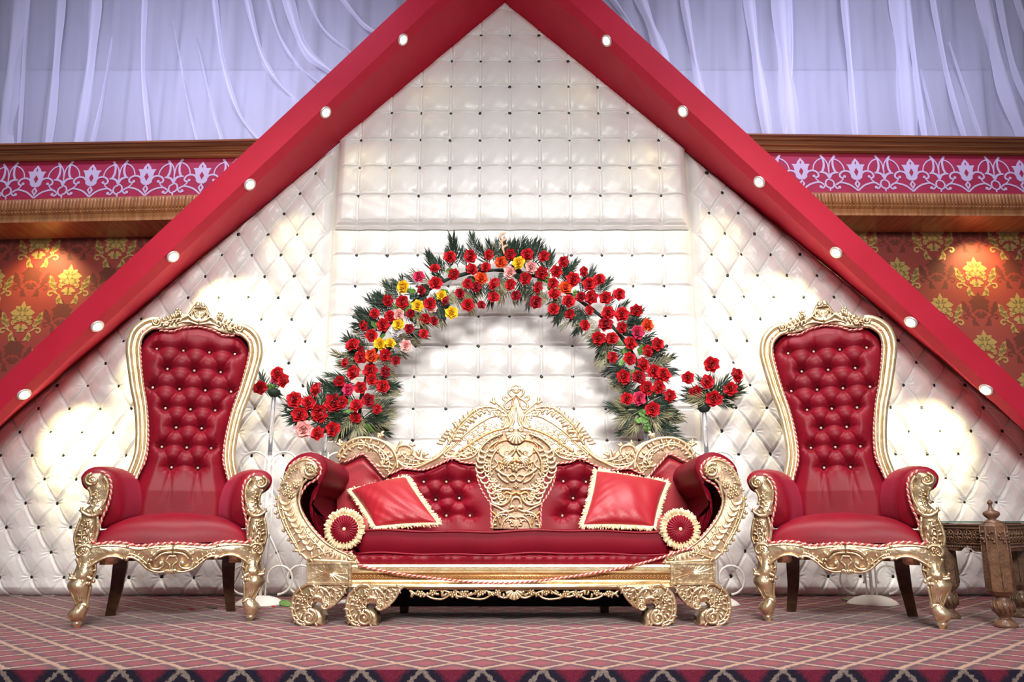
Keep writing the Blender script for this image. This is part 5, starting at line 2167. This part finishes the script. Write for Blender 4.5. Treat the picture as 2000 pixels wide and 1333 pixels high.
LEAFO = mat('dried_olive_palm_leaf', (0.17, 0.17, 0.08), 0.6, noise=(20, (0.36, 0.34, 0.20), 0.8))
LEAFG = mat('fresh_green_leaf', (0.09, 0.22, 0.04), 0.45, noise=(25, (0.16, 0.34, 0.06), 0.8))
FOAM = mat('dark_foliage_core', (0.012, 0.028, 0.018), 0.8)


def frond_mesh(name, m, seed, n=11, L=0.215, wd=0.0042):
    rr = random.Random(seed)
    mb = MB()
    mb.tube([(0, 0, 0), (0, -0.005, L * 0.5), (0, 0, L)], [0.0022, 0.0018, 0.0008], 5)
    for s in (-1, 1):
        for k in range(n):
            t = 0.08 + 0.85 * k / n
            z0 = L * t
            a = s * (0.62 - 0.42 * t) * rr.uniform(0.8, 1.15)
            ll = L * (0.62 - 0.28 * t) * rr.uniform(0.85, 1.1)
            dx, dz = math.sin(a), math.cos(a)
            nx, nz = dz, -dx
            yb = rr.uniform(-0.015, 0.015)
            vs = []
            for q in range(5):
                u = q / 4
                w = wd * math.sin(PI * min(1, 0.12 + 0.88 * u)) if q < 4 else 0.0003
                c = Vector((dx * ll * u, yb * u - 0.01 * math.sin(PI * u), z0 + dz * ll * u))
                vs += [c + Vector((nx * w, 0.0, nz * w)), c + Vector((0, -0.0018, 0)), c - Vector((nx * w, 0.0, nz * w))]
            fs = []
            for q in range(4):
                fs += [(3 * q, 3 * q + 1, 3 * q + 4, 3 * q + 3), (3 * q + 1, 3 * q + 2, 3 * q + 5, 3 * q + 4)]
            mb.add(vs, fs)
    me = bpy.data.meshes.new(name)
    me.from_pydata([tuple(v) for v in mb.v], [], mb.f)
    me.materials.append(m)
    return me


FRD = [frond_mesh('palm_frond', LEAFD, 5 + q) for q in range(3)]
FRO = [frond_mesh('palm_frond', LEAFO, 25 + q, 8) for q in range(2)]
FRG = [frond_mesh('rose_leaf', LEAFG, 45, 3, 0.09, 0.014), frond_mesh('rose_leaf', LEAFD, 46, 3, 0.08, 0.015)]


def place(mesh, name, root, p, rot, sc, label=None):
    o = bpy.data.objects.new(name, mesh)
    C.objects.link(o)
    o.parent = root
    o.location = p - root.location
    o.rotation_euler = rot
    o.scale = (sc, sc, sc)
    if label:
        o['label'] = label
    return o


def add_rose(root, px, py, y, kind, size=1.0):
    k = kind
    me = R.choice(ROSES[k])
    ctr = W(1000, 640, y)
    p = W(px, py, y - R.uniform(0, 0.05))
    place(me, 'rose', root, p, (R.uniform(-0.55, 0.35), R.uniform(0, 6.28), R.uniform(-0.5, 0.5)), size * R.uniform(0.93, 1.07), CLAB[k])


def add_frond(root, px, py, ang, y, kind='D', size=1.0):
    """ang: direction in the picture plane, 0 = right, pi/2 = up"""
    me = R.choice({'D': FRD, 'O': FRO, 'G': FRG[:1], 'L': FRG}[kind])
    p = W(px, py, y)
    o = place(me, 'palm_frond' if kind in 'DO' else 'rose_leaf', root, p, (0, 0, 0), size * R.uniform(0.85, 1.15))
    o.rotation_euler = Matrix.Rotation(PI / 2 - ang, 4, 'Y').to_euler()
    o.rotation_euler = (Matrix.Rotation(PI / 2 - ang, 4, 'Y') @ Matrix.Rotation(R.uniform(-0.45, 0.5), 4, 'X') @ Matrix.Rotation(R.uniform(-0.5, 0.5), 4, 'Z')).to_euler()
    return o


YA = 5.12
arch = thing('flower_arch', 'arch of red roses with yellow, orange and pink ones and palm leaves behind the sofa', 'flower arch', (0.02, YA, 0))
A = lambda l: [(480 + x / 3.1, 450 + y / 3.1, k, z) for x, y, k, z in l]
AR = A([(1235, 165, 'R', 1), (1355, 160, 'R', 1.15), (1365, 240, 'R', 1), (1475, 150, 'R', .9), (1455, 225, 'R', .8), (1547, 197, 'O', 1), (1425, 295, 'O', 1), (1510, 330, 'R', 1), (1500, 408, 'R', .95), (1345, 325, 'R', .9),
        (1400, 345, 'D', .8), (1345, 455, 'R', 1), (1425, 455, 'D', .75), (1295, 385, 'D', .8), (1257, 265, 'R', .95), (1145, 235, 'R', .9), (1050, 285, 'K', .95), (1148, 325, 'R', 1.1), (1187, 398, 'Y', .9), (1215, 430, 'D', .75),
        (1247, 503, 'Y', 1), (1060, 365, 'D', .8), (957, 345, 'Y', 1.1), (952, 435, 'R', 1.05), (1040, 460, 'Y', 1), (1112, 445, 'R', 1), (1130, 475, 'P', .75), (1135, 550, 'D', .75), (1083, 535, 'R', .85), (1075, 630, 'R', .85),
        (990, 597, 'D', .8), (995, 505, 'D', .75), (925, 510, 'P', .95), (877, 522, 'R', .95), (865, 425, 'R', 1), (783, 507, 'R', .85), (835, 575, 'R', 1.15), (925, 573, 'Y', .9), (722, 577, 'R', .95), (757, 640, 'R', 1), (905, 612, 'W', .9),
        (810, 690, 'Y', .95), (873, 687, 'Y', .9), (968, 700, 'P', 1.0), (650, 700, 'R', 1.1), (705, 727, 'D', .7), (697, 773, 'R', 1), (768, 762, 'O', 1.05), (840, 757, 'R', 1), (908, 790, 'D', .75), (605, 805, 'R', .75), (658, 865, 'R', 1.1),
        (755, 855, 'R', 1.15), (765, 905, 'R', .9), (852, 860, 'D', .95), (567, 912, 'R', .85), (625, 968, 'K', 1), (698, 955, 'R', 1), (830, 947, 'R', 1), (745, 1030, 'D', 1.05), (672, 1065, 'R', 1.1), (793, 1085, 'R', .8), (663, 1138, 'R', .95)])
B = lambda l: [(980 + x / 3.1, 450 + y / 3.1, k, z) for x, y, k, z in l]
AR += B([(55, 145, 'R', .9), (105, 200, 'Y', 1), (48, 258, 'P', 1), (180, 225, 'P', 1), (157, 150, 'R', 1), (260, 160, 'R', 1), (147, 293, 'R', 1.05), (243, 258, 'R', 1), (328, 250, 'R', 1), (378, 193, 'R', 1), (57, 333, 'R', .9), (90, 397, 'D', .8),
         (227, 347, 'R', .95), (310, 320, 'R', .85), (318, 390, 'R', 1), (383, 352, 'O', 1.05), (203, 437, 'D', 1), (313, 480, 'R', .95), (405, 432, 'R', 1), (430, 300, 'R', 1.15), (490, 250, 'R', .85), (530, 330, 'R', 1.1), (590, 300, 'R', 1),
         (548, 410, 'R', 1.15), (480, 405, 'D', .8), (632, 412, 'R', 1.05), (710, 392, 'R', 1), (415, 510, 'R', .8), (525, 487, 'R', .75), (645, 503, 'R', 1.15), (728, 513, 'R', 1.1), (815, 485, 'R', .95), (500, 577, 'R', .85), (630, 573, 'D', 1.1),
         (722, 590, 'R', .9), (877, 577, 'O', 1), (823, 622, 'K', 1.1), (587, 655, 'R', 1.1), (668, 657, 'R', .95), (777, 687, 'R', 1), (877, 733, 'R', 1.05), (940, 692, 'R', 1.05), (665, 770, 'R', .9), (770, 780, 'R', 1.1), (850, 815, 'R', 1.1),
         (920, 857, 'R', 1.1), (978, 880, 'R', 1.15), (733, 890, 'R', 1.15), (830, 890, 'D', 1), (875, 960, 'R', 1.2), (947, 950, 'R', 1.05), (1015, 1003, 'R', 1), (757, 1022, 'R', .95), (832, 1020, 'K', 1), (913, 1085, 'R', 1.15)])
for x, y, k, z in AR:
    add_rose(arch, x, y, YA - 0.06, k, z)
# the bent tube with its foliage core
core = [(702, 838), (704, 790), (716, 735), (732, 690), (752, 645), (785, 610), (830, 572), (870, 548), (915, 534), (965, 528), (1010, 532), (1060, 545), (1105, 570), (1150, 600), (1190, 632), (1222, 670), (1245, 712), (1258, 760), (1262, 800), (1265, 838)]
FA = FP(YA)
P3 = [FA(a, b) for a, b in cr(core, 5)]
m = MB()
m.tube(P3, [0.010 + 0.005 * abs(math.sin(i * 0.7)) for i in range(len(P3))], 8)
obj('foliage_core', m, FOAM, arch)
for x in (703, 1264):
    a = W(x, 836, YA)
    m = MB()
    m.tube([a, Vector((a.x, YA, 0.012))], 0.024, 12)
    obj('arch_post', m, GLASS, arch)
    m = MB()
    m.lathe([(0.10, 0.0), (0.10, 0.008), (0.04, 0.014), (0.025, 0.03)], (a.x, YA, 0), 20)
    obj('post_base', m, IRON, arch)
cc = cr(core, 6)
n = len(cc)
for i2 in range(0, n * 2 - 1):
    i = i2 // 2
    x, y = cc[i]
    dx, dy = cc[min(i + 1, n - 1)][0] - cc[max(i - 1, 0)][0], cc[min(i + 1, n - 1)][1] - cc[max(i - 1, 0)][1]
    out = math.atan2(dx, dy) + PI / 2      # outward normal, y up
    out = math.atan2(dx, dy)
    # picture direction: outward from the arch centre
    ox, oy = x - 985, 790 - y
    oa = math.atan2(oy, ox)
    for sgn, base in ((1, oa), (-1, oa + PI)):
        if R.random() < 0.42:
            continue
        kd = 'D' if (sgn > 0 and R.random() < 0.80) or (sgn < 0 and R.random() < 0.40) else 'O'
        off = R.uniform(4, 24)
        aa = base + R.uniform(-0.6, 0.6)
        add_frond(arch, x + math.cos(base) * off, y - math.sin(base) * off, aa, YA - 0.01 + R.uniform(-0.02, 0.03), kd, R.uniform(0.58, 0.95) * (0.9 if sgn < 0 else 1))
for cx_, cy_ in ((702, 815), (1262, 800)):
    for k in range(13):
        a = -PI / 2 + (k - 6) * 0.26
        add_frond(arch, cx_ + R.uniform(-12, 12), cy_ + R.uniform(-12, 5), a, YA - 0.02, 'O' if k % 3 else 'D', R.uniform(0.8, 1.1))
for i in range(70):
    x, y = cc[R.randrange(n)]
    add_frond(arch, x + R.uniform(-16, 16), y + R.uniform(-16, 16), R.uniform(0, 6.28), YA - 0.045, 'L', R.uniform(0.6, 1.0))
# gladiolus-like sprig at the very top
m = MB()
strand(m, FA, [(985, 500), (981, 480), (978, 458)], 1.8, 1.0, 0.03, 6, 3)
for k in range(6):
    lobe(m, FA, (984 - k * 1.1, 494 - k * 6), (0.5 if k % 2 else -0.5, -0.8), 10, 2.6, 1, 0.03)
obj('bud_sprig', m, petal_mat('peach_bud', (0.72, 0.36, 0.20), (0.6, 0.45, 0.3)), arch)


# ------------------------------------------------------------------ white iron flower stands
def stand(label, px, ztop_row, y, pole='clear', curls_hi=True, rodmat=None, roses=(), fronds=(), cup=True, lean=0):
    b = W(px, 1178, y)
    x = b.x
    zt = W(px, ztop_row, y).z
    root = thing('flower_stand', label, 'flower stand', (x, y, 0))
    m = MB()
    m.lathe([(0.001, 0.052), (0.06, 0.047), (0.105, 0.034), (0.135, 0.016), (0.147, 0.004), (0.147, 0.0)], (x, y, 0), 28)
    obj('domed_base', m, IRON, root)
    m = MB()
    m.tube([(x, y, 0.045), (x, y, 0.92 if curls_hi else zt)], 0.010, 8)
    m.tube([(x - 0.03, y, 0.05), (x - 0.035, y, 0.5), (x - 0.025, y, 0.92)], 0.005, 6)
    m.tube([(x + 0.03, y, 0.05), (x + 0.035, y, 0.5), (x + 0.025, y, 0.92)], 0.005, 6)
    obj('pole', m, IRON, root)
    for s in (-1, 1):
        m = MB()
        pts = []
        for k in range(26):
            t = k / 25
            a = -PI / 2 - s * 0 + t * 1.65 * PI
            r = 0.092 - 0.026 * t
            pts.append(Vector((x + s * (0.105 + math.cos(a + PI * 0.0) * r * -1 * -1), y, 0.15 + math.sin(a) * r)))
        m.tube(pts, 0.0065, 6)
        obj('scroll', m, IRON, root)
        if curls_hi:
            m = MB()
            pts = []
            for k in range(26):
                t = k / 25
                a = PI + t * 1.5 * PI * -1
                r = 0.10 - 0.03 * t
                pts.append(Vector((x + s * (0.10 + math.cos(a) * r), y, 0.83 + math.sin(a) * r)))
            m.tube(pts, 0.0065, 6)
            obj('scroll', m, IRON, root)
            m = MB()
            m.tube([(x + s * 0.01, y, 0.45), (x + s * 0.09, y, 0.30), (x + s * 0.17, y, 0.10)], 0.005, 6)
            obj('brace', m, IRON, root)
    if curls_hi:
        m = MB()
        m.tube([(x, y, 0.90), (x, y, zt)], 0.014 if pole == 'clear' else 0.010, 10)
        obj('vase_stem', m, GLASS if pole == 'clear' else DKWOOD, root)
    if cup:
        m = MB()
        m.lathe([(0.010, -0.03), (0.03, -0.018), (0.042, 0.0), (0.038, 0.018), (0.012, 0.03)], (x, y, zt), 16)
        obj('foliage_holder', m, FOAM, root)
    for a in roses:
        add_rose(root, a[0], a[1], y - 0.03, a[2], a[3])
        # stalk
        c = W(a[0], a[1], y - 0.03)
        m = MB()
        h = Vector((x, y, zt))
        m.tube([h, h.lerp(c, 0.5) + Vector((0, 0, 0.01)), c], 0.003, 5)
        obj('stalk', m, LEAFG, root)
    for a in fronds:
        add_frond(root, a[0], a[1], a[2], y + R.uniform(-0.02, 0.03), a[3], a[4])
    return root


fr = lambda cx, cy, lst: [(cx + R.uniform(-6, 6), cy + R.uniform(-6, 6), a, k, s) for a, k, s in lst]
stand('white iron stand with red roses and one pale pink rose behind the left sofa arm', 618, 838, 5.02, roses=A([(295, 1030, 'R', 1.15), (385, 1048, 'R', 1), (437, 970, 'R', 1.1), (325, 1120, 'R', 1.2),
      (455, 1110, 'R', 1.55), (530, 1045, 'R', 1.3), (580, 1040, 'R', 1), (350, 1210, 'P', 1.35), (440, 1235, 'R', 1.1), (530, 1205, 'R', 1.1)]),
      fronds=fr(622, 815, [(2.2, 'D', .8), (1.8, 'D', .9), (1.4, 'D', .9), (1.0, 'D', .8), (2.7, 'D', .9), (3.1, 'D', 1), (3.5, 'D', .9), (0.1, 'D', .8), (-0.3, 'D', .7), (0.5, 'O', .9), (5.4, 'O', .8), (4.0, 'D', .6), (3.3, 'D', .8), (0.7, 'D', 1)]))
stand('white iron stand with red roses in the gap between left throne and sofa', 507, 768, 4.98, roses=A([(195, 870, 'R', 1), (235, 915, 'R', 1.1), (85, 955, 'R', 1), (175, 905, 'K', .6)]),
      fronds=fr(512, 762, [(1.9, 'D', .7), (1.2, 'G', .8), (2.6, 'D', .6), (0.4, 'G', .7), (0.8, 'D', .8), (3.0, 'D', .6), (-0.4, 'D', .6)]))
stand('white iron stand with seven red roses between the sofa and the right throne', 1396, 798, 4.98, roses=B([(1275, 815, 'R', 1.15), (1128, 895, 'R', .95), (1240, 920, 'R', 1.1), (1415, 880, 'R', 1.1), (1170, 978, 'R', 1.05),
      (1285, 1020, 'R', 1.2), (1385, 962, 'R', 1.1)]),
      fronds=fr(1394, 780, [(0.25, 'D', .9), (0.5, 'D', 1), (3.0, 'D', .9), (2.8, 'D', .9), (1.3, 'G', 1), (1.8, 'D', .9), (1.6, 'G', .8), (3.2, 'O', .9), (0.0, 'O', .7), (2.3, 'D', .8), (0.9, 'D', .8), (-0.2, 'D', .6), (3.4, 'D', .6)]))
stand('white iron stand mostly hidden behind the seat of the right throne', 1705, 1000, 5.02, curls_hi=False, cup=False)

# fallen petals and leaves
def litter(name, label, px, py, col, size, cat, rot, lift=0.004):
    # floor point under that measured position
    ay = (666.5 - py) / FPX
    fy = math.cos(PITCH) - ay * math.sin(PITCH)
    fz = math.sin(PITCH) + ay * math.cos(PITCH)
    t = -CAMZ / fz
    p = Vector(((px - 1000) / FPX * t, fy * t, 0))
    m = MB()

    def P(i, j):
        u = -1 + 2 * i / 6
        v = j / 8
        w = math.sin(PI * min(1, 0.04 + 0.94 * v)) * 0.32
        x_, y_ = u * w * size, (v - 0.5) * size
        c, s_ = math.cos(rot), math.sin(rot)
        z = lift + size * 0.10 * (1 - abs(u)) * 0.3 + size * 0.22 * v * v * 0.6 + 0.05 * size * math.sin(5 * v + 2 * u)
        return Vector((p.x + x_ * c - y_ * s_, p.y + x_ * s_ + y_ * c, max(0.002, z)))
    m.grid(P, 6, 8)
    o = obj(name, m, col, None, org=(p.x, p.y, 0))
    md = o.modifiers.new('thickness', 'SOLIDIFY')
    md.thickness = 0.0015
    tag(o, label, cat)


PALE = mat('pale_leaf', (0.72, 0.78, 0.60), 0.5, noise=(12, (0.40, 0.55, 0.22), 0.8))
litter('fallen_leaf', 'large pale green leaf lying behind the left throne beside its front leg', 528, 1180, PALE, 0.20, 'leaf', 1.1)
litter('fallen_leaf', 'bright green leaf on the carpet by the left scroll foot of the sofa', 562, 1184, LEAFG, 0.16, 'leaf', 0.6)
litter('fallen_petal', 'red rose petal on the carpet under the left throne', 372, 1192, PM['R'], 0.045, 'petal', 1.3)
litter('fallen_leaf', 'small dark leaf on the carpet under the middle of the left throne', 414, 1190, LEAFD, 0.06, 'leaf', 1.5)
litter('fallen_leaf', 'small dark leaf on the carpet under the left throne, nearest its right rear leg', 490, 1188, LEAFD, 0.05, 'leaf', 1.2)
litter('fallen_leaf', 'dry brown leaf among the litter under the left throne', 446, 1192, LEAFO, 0.06, 'leaf', 2.1)
litter('fallen_petal', 'red petal on the carpet in the gap left of the sofa', 534, 1187, PM['R'], 0.035, 'petal', 0.4)
litter('fallen_petal', 'red petal lying under the carved garland of the sofa', 938, 1187, PM['R'], 0.05, 'petal', 0.2)
litter('fallen_leaf', 'green leaf on the domed white base under the right throne', 1712, 1182, LEAFG, 0.07, 'leaf', 1.4, 0.03)
litter('fallen_leaf', 'yellow green leaf on the carpet left of the domed base under the right throne', 1652, 1174, LEAFG, 0.07, 'leaf', 1.0)
litter('fallen_leaf', 'small green leaf on the carpet between the legs of the carved table', 1948, 1197, LEAFG, 0.06, 'leaf', 1.6)

# ================================================================== carved wooden table at the right edge
tb = thing('carved_table', 'dark carved wooden table with octagonal legs and a finial at the right edge', 'table', (2.45, 4.05, 0))
GT = MB()


def oct_leg(x, y, tap=1.0, fin=True, mt=BRN):
    g = thing  # keep names plain
    m = MB()

    def octr(r, z, n=8, ph=PI / 8):
        return [Vector((x + r * math.cos(ph + 2 * PI * k / n), y + r * math.sin(ph + 2 * PI * k / n), z)) for k in range(n)]
    z1 = 0.485
    m.loft([octr(0.040, 0.142), octr(0.062, 0.165), octr(0.064, 0.185), octr(0.060, 0.36), octr(0.058, 0.47), octr(0.050, z1)])
    o = obj('leg', m, mt, tb, smooth=False)
    # pale arrises
    m = MB()
    for k in range(8):
        a = PI / 8 + 2 * PI * k / 8
        m.tube([(x + 0.0645 * math.cos(a), y + 0.0645 * math.sin(a), 0.18), (x + 0.0585 * math.cos(a), y + 0.0585 * math.sin(a), 0.47)], 0.0022, 5)
    for k in range(8):
        a = 2 * PI * k / 8
        for q in range(6):
            m.ball((x + 0.058 * math.cos(a) + 0.012 * math.cos(q * 1.1) * -math.sin(a), y + 0.058 * math.sin(a) + 0.012 * math.cos(q * 1.1) * math.cos(a), 0.395 + q * 0.010 + 0.004 * math.sin(q * 2)), 0.0075, 6)
    obj('leg_carving', m, mt, o)
    m = MB()
    m.lathe([(0.030, 0.142), (0.030, 0.135), (0.044, 0.118), (0.050, 0.098), (0.046, 0.072), (0.034, 0.055), (0.026, 0.046), (0.028, 0.040), (0.040, 0.030), (0.050, 0.016), (0.052, 0.004), (0.048, 0.0)], (x, y, 0), 20)
    for k in range(14):
        a = 2 * PI * k / 14
        m.tube([(x + r * math.cos(a + tw), y + r * math.sin(a + tw), z) for r, z, tw in ((0.042, 0.122, 0), (0.050, 0.098, 0.15), (0.046, 0.070, 0.3))], 0.0035, 5)
    obj('turned_foot', m, mt, o)
    if fin:
        m = MB()
        m.lathe([(0.045, 0.483), (0.038, 0.495), (0.016, 0.503), (0.030, 0.515), (0.038, 0.527), (0.036, 0.538), (0.014, 0.548), (0.009, 0.560), (0.007, 0.572), (0.013, 0.580), (0.012, 0.588), (0.003, 0.598)], (x, y, 0), 20)
        obj('finial', m, mt, o)


LX = W(1962, 1200, 3.95)
c1 = (LX.x, 3.95)
b1 = W(1849, 1150, 4.30)
c2 = (b1.x, 4.30)
c3 = (LX.x + 0.30, 4.32)
oct_leg(c1[0], c1[1])
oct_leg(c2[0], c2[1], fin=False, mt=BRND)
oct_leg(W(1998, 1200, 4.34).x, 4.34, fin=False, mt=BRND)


def rail(a, b, name):
    a = Vector((a[0], a[1], 0))
    b = Vector((b[0], b[1], 0))
    d = (b - a)
    L = d.length
    d.normalize()
    nn = Vector((d.y, -d.x, 0))
    if nn.y > 0:
        nn = -nn
    m = MB()
    n = 30
    top, bot = 0.482, 0.352
    rf_, rb_ = [], []
    rings = []
    for i in range(n + 1):
        t = i / n
        p = a + d * (L * t)
        # ogee apron edge
        zb_ = bot - 0.018 + 0.030 * math.exp(-((t - 0.5) / 0.16) ** 2) + 0.012 * abs(math.sin(t * 3 * PI))
        rings.append([p + nn * 0.014 + Vector((0, 0, top)), p + nn * 0.014 + Vector((0, 0, zb_)), p - nn * 0.014 + Vector((0, 0, zb_)), p - nn * 0.014 + Vector((0, 0, top))])
    m.loft(rings)
    r_ = obj(name, m, BRND, tb, smooth=False)
    m = MB()
    for z in (0.475, 0.458, 0.382):
        m.tube([a + nn * 0.017 + Vector((0, 0, z)), b + nn * 0.017 + Vector((0, 0, z))], 0.004, 5)
    k = int(L / 0.052)
    for i in range(k):
        c = a + d * (L * (i + 0.5) / k) + nn * 0.018 + Vector((0, 0, 0.42))
        for q in range(6):
            an = q * PI / 3 + 0.5
            e = c + d * math.cos(an) * 0.022 + Vector((0, 0, math.sin(an) * 0.026))
            m.tube([c, (c + e) / 2 + nn * 0.004, e], [0.002, 0.0052, 0.002], 5)
        m.tube([c + d * math.cos(w_) * 0.025 + Vector((0, 0, math.sin(w_) * 0.030)) for w_ in [2 * PI * g_ / 14 for g_ in range(14)]], 0.0028, 5, closed=True)
    for i in range(int(L / 0.016)):
        c = a + d * (0.008 + 0.016 * i) + nn * 0.016
        m.ball(c + Vector((0, 0, 0.366)), 0.0055, 5)
    obj('rail_carving', m, BRN, r_)


rail(c1, c2, 'apron_rail')
rail(c1, (c3[0] + 0.5, c3[1] + 0.35), 'apron_rail')
m = MB()
m.add([(c1[0], c1[1], 0.486), (c3[0] + 0.5, c3[1] + 0.35, 0.486), (c2[0] + 0.75, 5.1, 0.486), (c2[0], c2[1], 0.486)] + [(c1[0], c1[1], 0.494), (c3[0] + 0.5, c3[1] + 0.35, 0.494), (c2[0] + 0.75, 5.1, 0.494), (c2[0], c2[1], 0.494)],
      [(0, 3, 2, 1), (4, 5, 6, 7), (0, 1, 5, 4), (1, 2, 6, 5), (2, 3, 7, 6), (3, 0, 4, 7)])
obj('glass_top', m, mat('green_table_glass', (0.35, 0.5, 0.42), 0.08, trans=0.7), tb, smooth=False)
